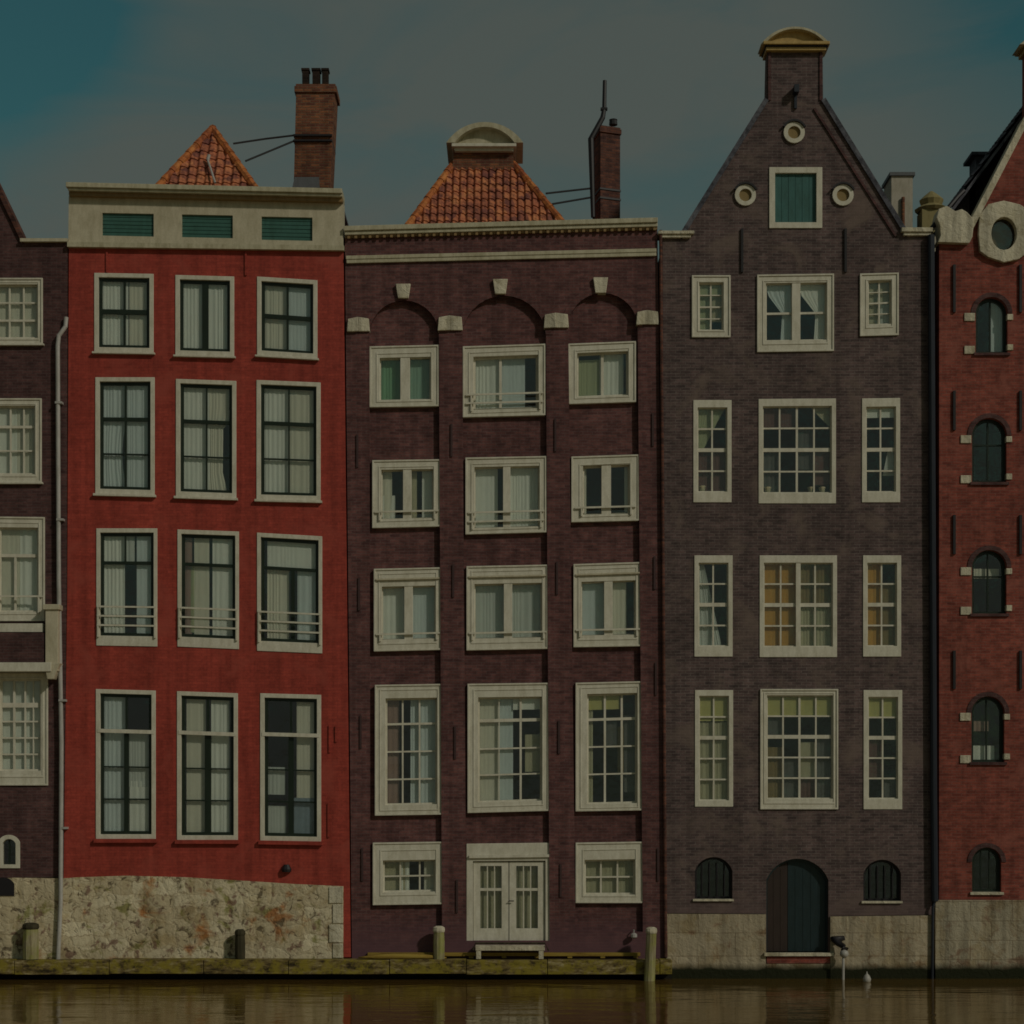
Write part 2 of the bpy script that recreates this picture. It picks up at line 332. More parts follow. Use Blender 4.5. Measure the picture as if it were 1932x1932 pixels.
def rect(q, ins=0):                         # q: (x0,x1,tl,tr,bl,br)
    x0, x1, tl, tr, bl, br = q
    return [(x0 + ins, tl + ins), (x1 - ins, tr + ins), (x1 - ins, br - ins), (x0 + ins, bl - ins)]
def Q(x0, x1, tl, tr, bl, br): return (x0, x1, tl, tr, bl, br)
def arch(x0, x1, top, bot, rise=None, n=14, ins=0):
    x0 += ins; x1 -= ins; top += ins; bot -= ins; w = (x1 - x0) / 2; rise = w if rise is None else max(rise - ins * .0, 1); cx = (x0 + x1) / 2
    R_ = (w * w + rise * rise) / (2 * rise); cy = top + R_; a = math.asin(min(1, w / R_))
    pts = []
    for i in range(n + 1):
        th = -a + 2 * a * i / n; pts.append((cx + R_ * math.sin(th), cy - R_ * math.cos(th)))
    return pts + [(x1, bot), (x0, bot)]

def curtain(parent, G, s0, s1, t0, t1, mat, y, tie=None, name='curtain', waves=None, amp=.0045):
    if mat == 'cloth_white': mat = random.choice(('cloth_white', 'cloth_white', 'cloth_cool', 'cloth_warm'))
    """G(s,t)->(u,v); hanging cloth with folds. tie=(side, [(t,frac)...]) narrows it like a tied back drape."""
    m = MB(); wid = abs(G(s1, .5)[0] - G(s0, .5)[0]) * K; nw = waves or max(2, int(wid / .09)); nx = nw * 6; ny = 10; ph = random.random() * 6; ph2 = random.random() * 6; wob1 = random.uniform(.04, .12); wob2 = random.uniform(.01, .05); amp *= random.choice((.4, .8, 1.1, 1.5))
    for j in range(ny + 1):
        tt = t0 + (t1 - t0) * j / ny; a, b = s0, s1
        if tie:
            side, prof = tie; fr = (tt - t0) / (t1 - t0)
            for (ta, fa), (tb, fb) in zip(prof, prof[1:]):
                if ta <= fr <= tb + 1e-6: w_ = fa + (fb - fa) * (fr - ta) / (tb - ta)
            if side == 'L': b = s0 + (s1 - s0) * w_
            else: a = s1 - (s1 - s0) * w_
        for i in range(nx + 1):
            ss = a + (b - a) * i / nx; u, v = G(ss, tt)
            x = (i / nx + wob1 * math.sin(i / nx * 5.1 + ph2) + wob2 * math.sin(i / nx * 11.3 + ph)) * nw * 2 * math.pi
            m.v.append(PT(u, v, y + amp * math.sin(x + ph) + amp * .5 * math.sin(x * .37 + ph2 + tt * 2)))
    for j in range(ny):
        for i in range(nx):
            k = j * (nx + 1) + i; m.f.append((k, k + 1, k + nx + 2, k + nx + 1))
    return m.build(name, mat, parent, smooth=True)

def window(house, q, cas=(8, 8, 8, 10), mat='cream', y0=-.02, vb=(), hb=(), sash='cream', sw=3, cur=(), rail=(), sill=0, head=0, shape=None, blind=(), name='window', setback=.07, mull=0, sillmat=None):
    """q: outer quad of the casing, cas: casing widths l,t,r,b; vb/hb: bars in fractions of the glazed field."""
    lp = shape or rect(q); x0, x1, tl, tr, bl, br = q; l, tp, r, b = cas
    inner = (arch(x0 + l, x1 - r, tl + tp, bl - b, (x1 - x0) / 2 - l) if shape else rect((x0 + l, x1 - r, tl + tp + (tr - tl) * l / (x1 - x0), tr + tp - (tr - tl) * r / (x1 - x0), bl - b + (br - bl) * l / (x1 - x0), br - b - (br - bl) * r / (x1 - x0))))
    m = MB(); m.plate(lp, [inner], y0, y0 + .16)
    gx0, gx1 = x0 + l, x1 - r; gtl, gtr = tl + tp, tr + tp; gbl, gbr = bl - b, br - b
    def G(s, t_): 
        u = gx0 + (gx1 - gx0) * s; return (u, (gtl + (gtr - gtl) * s) * (1 - t_) + (gbl + (gbr - gbl) * s) * t_)
    if not shape and min(l, tp, r) >= 10:       # raised outer moulding and inner bead of the casing
        sl_ = (tr - tl) / (x1 - x0)
        for i0, i1, yy in ((0, 3.2, y0 - .022), (min(l, tp, r) - 3.4, min(l, tp, r) - 1, y0 - .012)):
            m.plate(rect((x0 + i0, x1 - i0, tl + i0, tr + i0, bl - i0 * (b / l if i0 else 1), br - i0 * (b / l if i0 else 1))), [rect((x0 + i1, x1 - i1, tl + i1, tr + i1, bl - i1 * (b / l if i0 else 1), br - i1 * (b / l if i0 else 1)))], yy, y0 - .0008)
    if mull:                                   # casing mullion
        c = (gx0 + gx1) / 2; h = mull / 2; ms_ = h / (gx1 - gx0)
        m.uquad([G(.5 - ms_, 0), G(.5 + ms_, 0), G(.5 + ms_, 1), G(.5 - ms_, 1)], y0 + .012, y0 + .15)
    w = m.build(name, mat, house, bevel=.006)
    if sill:
        MB().uquad([(x0 - 3, bl - .5), (x1 + 3, br - .5), (x1 + 3, br + sill), (x0 - 3, bl + sill)], y0 - .07, y0 + .1).build('sill', sillmat or mat, w, bevel=.005)
    # sash
    ys = y0 + setback; m = MB(); W_ = gx1 - gx0; H_ = gbl - gtl
    if shape:
        inn = arch(gx0 + sw, gx1 - sw, gtl + sw, gbl - sw, (gx1 - gx0) / 2 - sw); m.plate(inner, [inn], ys, ys + .05)
    else:
        a, c = sw / W_, sw / H_
        for s0, s1, t0, t1 in ((0, a, 0, 1), (1 - a, 1, 0, 1), (a, 1 - a, 0, c), (a, 1 - a, 1 - c, 1)):
            m.uquad([G(s0, t0), G(s1, t0), G(s1, t1), G(s0, t1)], ys, ys + .05)
    k = 0
    for e in vb:
        s_, th, t0, t1 = (tuple(e) + (0, 1))[:4] if len(e) < 4 else e; h = th / 2 / W_
        m.uquad([G(s_ - h, t0), G(s_ + h, t0), G(s_ + h, t1), G(s_ - h, t1)], ys + .004, ys + .046)
    for e in hb:
        t_, th, s0, s1 = (tuple(e) + (0, 1))[:4] if len(e) < 4 else e; h = th / 2 / H_
        m.uquad([G(s0, t_ - h), G(s1, t_ - h), G(s1, t_ + h), G(s0, t_ + h)], ys + .001, ys + .049)
    m.build('sash', sash, w)
    # glass
    g = MB(); pts = inner; g.plate([(p[0], p[1]) for p in pts], [], ys + .022, ys + .028); g.build('pane', 'glass', w)
    yc = ys + .085
    for c in cur:
        s0, s1, t0, t1, cm = c[:5]; curtain(w, G, s0, s1, t0, t1, 'cloth_' + cm, yc, tie=c[5] if len(c) > 5 else None)
    for c in blind:
        s0, s1, t0, t1, cm = c; MB().uquad([G(s0, t0), G(s1, t0), G(s1, t1), G(s0, t1)], yc - .04, yc - .034).build('blind', 'cloth_' + cm, w)
    if rail:
        m = MB()
        for t_ in rail:
            a = G(0, t_); b_ = G(1, t_); m.uquad([(a[0] - l * .7, a[1] - 1.6), (b_[0] + r * .7, b_[1] - 1.6), (b_[0] + r * .7, b_[1] + 1.6), (a[0] - l * .7, a[1] + 1.6)], y0 - .05, y0 - .018)
        for s_ in (-.03, 1.03):
            a = G(s_, rail[0]); b_ = G(s_, 1); m.uquad([(a[0] - 1.5, a[1]), (a[0] + 1.5, a[1]), (b_[0] + 1.5, b_[1] + 3), (b_[0] - 1.5, b_[1] + 3)], y0 - .045, y0 + .02)
        m.build('railing', mat, w)
    return w

def anchor(house, u, v0, v1, mat='iron'):
    m = MB(); m.ubox(u - 1.8, v0, u + 1.8, v1, -.03, .01); return m.build('wall_anchor', mat, house)

def shell(house, u0, u1, vt, mat, y0=.3, depth=9.0, floors=()):
    """side and back walls of the house plus its floors and partition (seen through the glass)"""
    m = MB(); x0, zt = XZ(u0, vt); x1, _ = XZ(u1, vt)
    m.box(x0, x0 + .25, y0, y0 + depth, -1.2, zt); m.box(x1 - .25, x1, y0, y0 + depth, -1.2, zt); m.box(x0 + .25, x1 - .25, y0 + depth - .25, y0 + depth, -1.2, zt)
    m.build('side_wall', mat, house)
    m = MB()
    for v in floors:
        _, z = XZ(0, v); m.box(x0 + .26, x1 - .26, y0 + .01, y0 + 4.0, z - .12, z + .12)
    m.box(x0 + .26, x1 - .26, y0 + 4.0, y0 + 4.15, -.5, zt - .3); m.build('interior', 'room', house)

def tiles(name, house, BL, BR, TL, TR, mat='pantile', pitch=.21, row=.30, amp=.028):
    """corrugated pantile slope between a bottom edge BL-BR and a top edge TL-TR"""
    BL, BR, TL, TR = map(Vector, (BL, BR, TL, TR)); up = ((TL + TR) / 2 - (BL + BR) / 2); Hh = up.length; ax = (BR - BL).normalized(); up = (up - ax * up.dot(ax)).normalized(); nrm = ax.cross(up).normalized()
    if nrm.z < 0: nrm = -nrm
    Hh = (TL - BL).dot(up); nr = max(2, int(Hh / row)); m = MB(); wmax = (BR - BL).length; nx = int(wmax / pitch * 8); rows = []
    for j in range(nr):
        for e in (0, .5, 1):
            h = Hh * (j + e) / nr; off = .03 * (1 - e) + .004
            fr = h / Hh; L_ = BL.lerp(TL, fr); R__ = BR.lerp(TR, fr); a = (L_ - BL).dot(ax); b = (R__ - BL).dot(ax)
            rw = []
            for i in range(nx + 1):
                x = min(max(wmax * i / nx, a), b) if b > a else (a + b) / 2
                ph = (x / pitch + (0 if j % 2 else 0)) * 2 * math.pi
                w_ = math.sin(ph) * .8 + .35 * math.sin(2 * ph + .6)
                rw.append(BL + ax * x + up * h + nrm * (off + amp * w_))
            rows.append(rw)
    o = 0
    for rw in rows: m.v += rw
    n = nx + 1
    for j in range(len(rows) - 1):
        for i in range(nx):
            k = j * n + i
            if (m.v[k] - m.v[k + 1]).length < 1e-6 and (m.v[k + n] - m.v[k + n + 1]).length < 1e-6: continue
            m.f.append((k, k + 1, k + n + 1, k + n))
    # underside board
    b0 = len(m.v); m.v += [p - nrm * .12 for p in (BL, BR, TR, TL)] + [p - nrm * .06 for p in (BL, BR, TR, TL)]
    m.f += [(b0, b0 + 1, b0 + 2, b0 + 3), (b0 + 4, b0 + 5, b0 + 6, b0 + 7)] + [(b0 + i, b0 + (i + 1) % 4, b0 + 4 + (i + 1) % 4, b0 + 4 + i) for i in range(4)]
    return m.build(name, mat, house, smooth=False)
def ridge(house, pts, r=.085, mat='ridge_tile', parent=None):
    pts = [Vector(p) for p in pts]; m = MB()
    for a, b in zip(pts, pts[1:]):
        n = max(1, int((b - a).length / .33))
        for i in range(n):
            p = a.lerp(b, i / n); q = a.lerp(b, (i + 1.12) / n if i < n - 1 else 1); m.tube([p, q], [r * 1.12, r * .92], 8)
    return m.build('ridge', mat, house)

GRP = 'canal houses standing in a row in the water'
# ================================================================== setting
m = MB(); m.add([(-400, -400, 0), (400, -400, 0), (400, 30, 0), (-400, 30, 0)], [(0, 1, 2, 3)]); water = struct(m.build('water', 'canal_water'))
m = MB(); m.box(-400, 400, 9.6, 900, -2.5, .45); struct(m.build('ground', 'earth'))
# quay ledge
xa, _ = XZ(-420, 0); xb, _ = XZ(1266, 0)
zt = (V0 - 1808) * K; zb = CAMZ - (1838 - HV) * K * (D - .4) / D
m = MB(); xs = xa
while xs < xb - .01:
    xe = min(xs + random.uniform(1.6, 2.6), xb); dz = random.uniform(-.012, .012); m.box(xs, xe - .012, -.4 + random.uniform(-.012, .012), -.002, zb + dz, zt + dz); xs = xe
quay = struct(m.build('quay', 'wood_moss', bevel=.012))
m = MB(); m.box(xa, xb, -.08, -.004, -1.2, zb - .02); struct(m.build('quay_wall', 'algae_wall'))

# ================================================================== red house
X0, X1 = 128, 652
ho = thing('canal_house', 'bright red painted house with flat cream cornice and three teal attic vents', 'house', (XZ(390, 0)[0], 0, 0), GRP)
RQ = [[Q(178, 290, 515, 517, 665, 667), Q(331, 442, 519, 522, 671, 674), Q(485, 599, 522, 529, 671, 678)],
      [Q(180, 292, 712, 712, 932, 935), Q(332, 446, 715, 719, 937, 941), Q(484, 605, 717, 722, 943, 946)],
      [Q(182, 297, 997, 997, 1218, 1220), Q(335, 451, 999, 1003, 1220, 1225), Q(485, 608, 1005, 1012, 1228, 1233)],
      [Q(181, 294, 1300, 1303, 1583, 1583), Q(334, 449, 1304, 1308, 1585, 1585), Q(491, 606, 1308, 1311, 1586, 1588)]]
outer = [(128, 462), (648, 471), (660, 1640), (662, 1806), (648, 1806), (648, 1672), (560, 1668), (450, 1661), (350, 1655), (240, 1652), (150, 1655), (120, 1657), (126, 1100)]
MB().plate(outer, [rect(q, 2) for r_ in RQ for q in r_], 0, .32).build('wall', 'red_paint', ho)
base = [(118, 1657), (150, 1655), (240, 1652), (350, 1655), (450, 1661), (560, 1668), (648, 1672), (648, 1812), (647, 1990), (118, 1990)]
MB().plate(base, [], -.035, .3).build('stone_base', 'rubble', ho)
for i, (a_, b_) in enumerate(((1673, 1704), (1706, 1742), (1744, 1778), (1780, 1807))): MB().ubox(621 + (i % 2) * 7, a_, 647.5, b_, -.06, .1).build('quoin', 'trim_stone', ho, bevel=.012)
shell(ho, 130, 650, 440, 'red_paint', floors=(480, 695, 970, 1265, 1620))
g = dict(sash='sash_green', sw=6)
T3 = ((.5, 4),)
window(ho, RQ[0][0], vb=((.5, 4),), hb=((.48, 9),), cur=((0, .56, 0, 1, 'white'), (.58, 1, 0, 1, 'white')), sill=3, **g)
window(ho, RQ[0][1], vb=((.5, 12),), cur=((0, .5, 0, 1, 'white'), (.5, 1, 0, 1, 'white')), sill=3, **g)
window(ho, RQ[0][2], vb=((.5, 4),), hb=((.49, 8),), cur=((0, .5, 0, 1, 'white'), (.5, 1, 0, 1, 'white')), sill=3, **g)
tieL = ('L', [(0, 1), (.35, 1), (.55, .86), (.75, .84), (1, 1)]); tieR = ('R', [(0, 1), (.35, 1), (.6, .62), (1, .85)])
window(ho, RQ[1][0], vb=((.5, 4),), hb=((.345, 7), (.67, 3)), cur=((0, .5, 0, 1, 'white', tieL), (.5, 1, 0, 1, 'white')), sill=4, **g)
window(ho, RQ[1][1], vb=((.5, 3),), hb=((.345, 7), (.67, 3)), cur=((0, .55, 0, 1, 'white'), (.5, 1, 0, 1, 'white', ('L', [(0, 1), (.28, 1), (.36, .62), (.8, .6), (1, .8)]))), sill=4, **g)
window(ho, RQ[1][2], vb=((.5, 3),), hb=((.345, 7), (.67, 3)), cur=((0, .5, 0, 1, 'white'), (.5, 1, 0, 1, 'white')), sill=4, **g)
c3 = (7, 8, 7, 19)
window(ho, RQ[2][0], cas=c3, hb=((.29, 6),), vb=((.46, 3, 0, .29),), cur=((0, .44, 0, 1, 'white'), (.66, 1, 0, 1, 'white'), (.44, .62, 0, .28, 'grey')), rail=(.72, .81, .9), **g)
window(ho, RQ[2][1], cas=c3, hb=((.29, 6),), cur=((.22, .5, 0, 1, 'white'), (.56, .98, 0, 1, 'white'), (0, .18, 0, 1, 'pink'), (.1, .25, .3, .95, 'olive')), rail=(.72, .81, .9), **g)
window(ho, RQ[2][2], cas=c3, hb=((.29, 6),), vb=((.55, 7, .29, 1),), cur=((.1, .48, .3, 1, 'white'), (.62, .97, .3, 1, 'white'), (.1, .95, 0, .28, 'white')), rail=(.72, .81, .9), **g)
c4 = (8, 8, 8, 9)
def row4(q, cur, thick, bl=()):
    w = window(ho, q, cas=c4, vb=((.5, 4, 0, .25), (.5, thick, .28, 1)), hb=((.52, 3), (.75, 3)), cur=cur, blind=bl, sill=7, sillmat='red_paint', **g)
    x0, x1, tl, tr, bl_, br = q; v = tl + (bl_ - tl) * .275
    MB().uquad([(x0 + 3, v - 3), (x1 - 3, v - 3 + tr - tl), (x1 - 3, v + 4 + tr - tl), (x0 + 3, v + 4)], -.03, .06).build('transom', 'cream', w)
row4(RQ[3][0], ((0, .47, 0, 1, 'white'), (.55, 1, .62, 1, 'white'), (.5, 1, .27, .66, 'grey')), 9)
row4(RQ[3][1], ((.08, .45, 0, 1, 'white'), (.55, .9, 0, 1, 'white')), 12)
row4(RQ[3][2], ((.6, 1, 0, .72, 'white'), (.55, 1, .72, 1, 'blue'), (0, .4, .78, 1, 'grey'), (0, .38, .5, .7, 'grey')), 10)
# cornice and frieze
m = MB(); m.plate([(131, 372), (648, 382), (648, 466), (130, 459)], [[(194, 403), (291, 405), (291, 448), (194, 446)], [(344, 406), (440, 408), (440, 451), (344, 449)], [(494, 410), (590, 412), (590, 456), (494, 454)]], -.06, .3); fz = m.build('frieze', 'cream_dark', ho)
for q in ([(194, 403), (291, 405), (291, 448), (194, 446)], [(344, 406), (440, 408), (440, 451), (344, 449)], [(494, 410), (590, 412), (590, 456), (494, 454)]):
    m = MB()
    for i in range(6):
        a, b = i / 6, (i + .86) / 6
        tl_, tr_, br_, bl_ = q; lv = lambda p, r_, t_: (p[0], p[1] + (r_[1] - p[1]) * t_)
        m.uquad([lv(tl_, bl_, a), lv(tr_, br_, a), lv(tr_, br_, b), lv(tl_, bl_, b)], -.012 + (i % 2) * .004, .05)
    m.uquad(q, .05, .08); m.build('vent', 'vent_teal', fz)
m = MB(); m.uquad([(129, 459), (650, 466), (650, 475), (129, 468)], -.11, -.005); m.build('moulding', 'cornice', ho)
m = MB()
for (a, b, yy) in ((0, 9, -.34), (9, 14, -.29)):
    m.uquad([(134 - (0 if a else 3), 353 + a), (648, 365 + a), (648, 365 + b), (134 - (0 if a else 3), 353 + b)], yy, .3)
m.build('cornice', 'cornice', ho, bevel=.01)
m = MB(); m.uquad([(134, 367.2), (648, 379.2), (648, 386), (134, 374)], -.2, -.062); m.build('cornice_moulding', 'soffit', ho)  # brown colour stands in for the shadow strip under the cornice
# roof
bl, br, ap = FAR(262, 392, .9), FAR(507, 392, .9), FAR(401, 243, 2.3)
back = Vector((0, 6, 0)); tiles('roof', ho, bl, br, ap - Vector((.02, 0, 0)), ap + Vector((.02, 0, 0)), pitch=.2, row=.26)
tiles('roof', ho, bl + back, bl, ap + back, ap); tiles('roof', ho, br, br + back, ap, ap + back)
ridge(ho, [bl, ap], .09); ridge(ho, [br, ap], .09); ridge(ho, [ap, ap + back], .09)
m = MB(); a = FAR(392, 302, 1.6); m.tube([a, FAR(406, 345, 1.1)], .025); m.tube([a, a + Vector((.03, 0, .12))], .04); m.build('roof_hook', 'drain_pale', ho)
m = MB(); m.box(*(XZ(132, 0)[0], XZ(648, 0)[0]), .3, 9.2, (V0 - 395) * K, (V0 - 390) * K); m.build('roof_deck', 'lead', ho)
def chimney(house, ub0, ub1, ut0, ut1, vb, vt, y, mat, cap=True, dep=.8):
    q = [FAR(ut0, vt, y), FAR(ut1, vt, y), FAR(ub1, vb + 40, y), FAR(ub0, vb + 40, y)]; off = Vector((0, dep, 0))
    m = MB(); m.hexa(q, [p + off for p in q])
    if cap:
        a, b = q[0], q[1]; m.box(a.x - .04, b.x + .04, y - .04, y + dep + .04, a.z - .18, a.z - .04); m.box(a.x - .01, b.x + .01, y - .01, y + dep + .01, a.z - .04, a.z + .02)
    return m.build('chimney', mat, house)
ch = chimney(ho, 553, 620, 559, 632, 360, 160, 3.0, 'brick_chimney')
for i, u in enumerate((577, 597, 614)):
    p = FAR(u, 160, 3.3); m = MB(); w_ = (.075, .085, .07)[i]; m.box(p.x - w_, p.x + w_, 3.2, 3.42, p.z, p.z + .30); m.box(p.x - w_ - .02, p.x + w_ + .02, 3.18, 3.44, p.z + .30, p.z + .35); m.build('chimney_pot', 'chimney_soot', ch)
q = FAR(550, 334, 2.95); m = MB(); p1 = FAR(622, 334, 2.95); zb_ = FAR(0, 400, 2.95).z
m.hexa([FAR(556, 334, 2.94), FAR(602, 334, 2.94), FAR(604, 372, 2.9), FAR(547, 372, 2.9)], [FAR(556, 334, 3.0), FAR(602, 334, 3.0), FAR(604, 372, 3.0), FAR(547, 372, 3.0)]); m.build('flashing', 'lead', ch)
m = MB(); z = FAR(0, 255, 2.95); a = FAR(556, 255, 2.96); b = FAR(624, 255, 2.96); m.box(a.x - .03, b.x + .03, 2.94, 3.84, a.z - .02, a.z + .02); m.tube([FAR(558, 255, 3.0), FAR(500, 262, 2.9), FAR(440, 271, 2.7)], .022, 6); m.build('stay_rod', 'iron', ch)
m = MB(); a = FAR(556, 265, 2.96); b = FAR(624, 265, 2.96); m.box(a.x - .03, b.x + .03, 2.94, 3.84, a.z - .02, a.z + .02); m.tube([FAR(557, 265, 3.0), FAR(463, 304, 2.5)], .022, 6); m.build('stay_rod', 'iron', ch)
for u, v0, v1 in ((622, 1368, 1420), (634, 1370, 1400), (620, 1516, 1580), (464, 475, 520), (202, 476, 515)): anchor(ho, u, v0, v1, 'red_paint')
m = MB(); c = PT(541, 1638, -.02); m.lathe((c.x, c.y - .02, c.z - .08), [(.10, 0), (.11, .06), (.06, .16)], 10); m.build('vent_cowl', 'iron', ho)

# ================================================================== brown house
ho = thing('canal_house', 'brown brick house with three tall arched bays and white keystones', 'house', (XZ(950, 0)[0], 0, 0), GRP)
bays = [(697, 828, 567, 698, 834), (872, 1030, 558, 880, 1037), (1072, 1203, 553, 1086, 1213)]
def bay_loop(b):
    x0, x1, top, xb0, xb1 = b; a = arch(x0, x1, top, 1762, (x1 - x0) / 2 * .93); a = a[:-2]
    return a + [(xb1, 1775 if b is bays[1] else 1758), (xb0, 1775 if b is bays[1] else 1758)]
front = [(651, 440), (1240, 424), (1243, 600), (1252, 1500), (1256, 1812), (664, 1812), (662, 1600), (656, 1000), (651, 480)]
BQ = [[Q(697, 828, 653, 650, 768, 766), Q(873, 1029, 653, 648, 787, 783), Q(1072, 1200, 648, 643, 762, 758)],
      [Q(702, 832, 868, 866, 996, 993), Q(878, 1031, 863, 860, 1008, 1004), Q(1078, 1206, 861, 857, 985, 982)],
      [Q(705, 833, 1073, 1070, 1229, 1226), Q(880, 1034, 1068, 1065, 1227, 1224), Q(1082, 1211, 1064, 1060, 1221, 1219)],
      [Q(707, 836, 1292, 1290, 1539, 1537), Q(882, 1036, 1290, 1288, 1534, 1530), Q(1086, 1214, 1288, 1285, 1531, 1529)],
      [Q(703, 838, 1590, 1588, 1708, 1706), Q(880, 1040, 1592, 1590, 1782, 1782), Q(1086, 1214, 1590, 1588, 1704, 1704)]]
m = MB(); m.plate(front, [bay_loop(b) for b in bays], 0, .12, back=False)
bk = [(651, 441), (1240, 425), (1250, 1808), (664, 1808)]
m.plate(bk, [rect(q, 4) for r_ in BQ for q in r_], .12, .45); m.build('wall', 'brick_brown', ho)
shell(ho, 656, 1244, 440, 'brick_brown', y0=.46, floors=(600, 830, 1040, 1260, 1565))
# fill below bays (lower wall panels) and lower base
m = MB(); m.ubox(664, 1812, 1256, 1990, .01, .4); m.build('base', 'algae_wall', ho)
y = .035; gb = dict(y0=y, sash='cream', setback=.1)
cw = (19, 20, 16, 14)
window(ho, BQ[0][0], cas=(19, 22, 16, 14), mull=18, sw=2, cur=((0, .45, 0, 1, 'green'), (.55, 1, 0, 1, 'bluegreen')), **gb)
window(ho, BQ[0][1], cas=(20, 20, 14, 14), sw=4, vb=((.42, 5),), cur=((0, .42, 0, 1, 'white'), (.44, .8, 0, 1, 'white')), rail=(.72, .88), **gb)
window(ho, BQ[0][2], cas=(17, 18, 15, 14), sw=3, vb=((.5, 5),), cur=((0, .5, .12, 1, 'olive'), (.45, .92, 0, 1, 'white')), **gb)
window(ho, BQ[1][0], cas=(17, 18, 15, 17), mull=16, sw=2, cur=((0, .2, 0, 1, 'white'), (.0, .26, .5, 1, 'white'), (.54, .68, 0, 1, 'beige'), (.78, 1, 0, 1, 'white')), rail=(.86,), **gb)
window(ho, BQ[1][1], cas=(17, 18, 14, 12), mull=14, sw=2, cur=((0, .36, 0, 1, 'white'), (.48, 1, 0, 1, 'white')), rail=(.75, .9), **gb)
window(ho, BQ[1][2], cas=(22, 18, 18, 14), mull=18, sw=3, cur=((0, .08, 0, 1, 'white'), (.9, 1, 0, 1, 'white')), rail=(.86,), **gb)
for i, (q, cur) in enumerate(zip(BQ[2], (((0, .5, 0, 1, 'white'), (.5, 1, 0, 1, 'white')), ((0, .46, 0, 1, 'grey'), (.54, 1, 0, 1, 'grey')), ((0, .46, 0, 1, 'white'), (.54, .84, 0, 1, 'white'))))):
    w = window(ho, q, cas=(15, 34, 12, 22), mull=16, sw=2, cur=cur, rail=(.9,), **gb)
    x0, x1, tl, tr, b_, r_ = q; MB().uquad([(x0 + 4, tl + 19), (x1 - 4, tr + 19), (x1 - 4, tr + 22), (x0 + 4, tl + 22)], y - .05, y + .01).build('drip_moulding', 'cream_dark', w)
v3 = ((.33, 3), (.66, 3)); h4 = ((.24, 4), (.5, 3), (.76, 3))
window(ho, BQ[3][0], cas=(20, 26, 12, 20), vb=v3, hb=h4, sw=3, cur=((0, .26, 0, 1, 'pink'), (.48, 1, 0, 1, 'white')), **gb)
window(ho, BQ[3][1], cas=(20, 26, 14, 20), vb=((.33, 2), (.67, 4)), hb=((.22, 6), (.49, 3), (.74, 3)), sw=3, cur=((0, .32, 0, 1, 'white'), (.32, .55, 0, 1, 'white'), (.74, 1, .36, .72, 'beige')), blind=((.55, 1, 0, .12, 'white'),), **gb)
window(ho, BQ[3][2], cas=(22, 22, 12, 14), vb=((.36, 4), (.7, 4)), hb=((.23, 5), (.48, 3), (.73, 3)), sw=3, cur=((0, .12, .0, 1, 'beige'), (.62, .74, .3, .72, 'brown'), (.36, .6, .25, .48, 'dim'), (.75, 1, .2, .9, 'dim')), blind=((0, .66, 0, .14, 'yellow'),), **gb)
window(ho, BQ[4][0], cas=(19, 34, 17, 24), vb=((.33, 3), (.7, 3)), hb=((.5, 3),), sw=3, cur=((0, .42, 0, 1, 'beige'), (.34, .5, 0, 1, 'white'), (.78, 1, 0, 1, 'white')), **gb)
window(ho, BQ[4][2], cas=(17, 33, 16, 16), vb=((.33, 3), (.66, 3)), hb=((.5, 3),), sw=3, cur=((0, 1, 0, 1, 'beige'),), **gb)
# double door
x0, x1 = 880, 1040
dr = MB().plate([(880, 1592), (1040, 1590), (1040, 1782), (880, 1782)], [[(892, 1625), (1029, 1624), (1029, 1777), (892, 1777)]], y, y + .16); dr = dr.build('door', 'cream', ho, bevel=.008)
MB().uquad([(885, 1614), (1036, 1612), (1036, 1617), (885, 1619)], y - .05, y - .002).build('drip_moulding', 'cream', dr)
for a, b in ((893, 959.5), (961, 1028)):
    h = [[(a + 13, 1634), (b - 13, 1634), (b - 13, 1752), (a + 13, 1752)]]
    m = MB(); m.plate([(a, 1626), (b, 1626), (b, 1776), (a, 1776)], h, y + .05, y + .1)
    m.ubox(a + 13, 1676, b - 13, 1681, y + .055, y + .095)
    for k in (1, 2): u = a + 13 + (b - a - 26) * k / 3; m.ubox(u - 1, 1634, u + 1, 1752, y + .06, y + .09)
    m.build('door_leaf', 'cream', dr)
    MB().ubox(a + 12, 1633, b - 12, 1753, y + .072, y + .078).build('pane', 'glass', dr)
    c0, c1 = a + 13, b - 13
    curtain(dr, lambda s, t_, c0=c0, c1=c1: (c0 + (c1 - c0) * s, 1634 + 118 * t_), 0, 1, 0, 1, 'cloth_beige', y + .17)
p = PT(961, 1700, y + .04); m = MB(); m.tube([p, p + Vector((0, -.05, 0)), p + Vector((.1, -.05, 0))], .012, 6); m.build('door_handle', 'iron', dr)
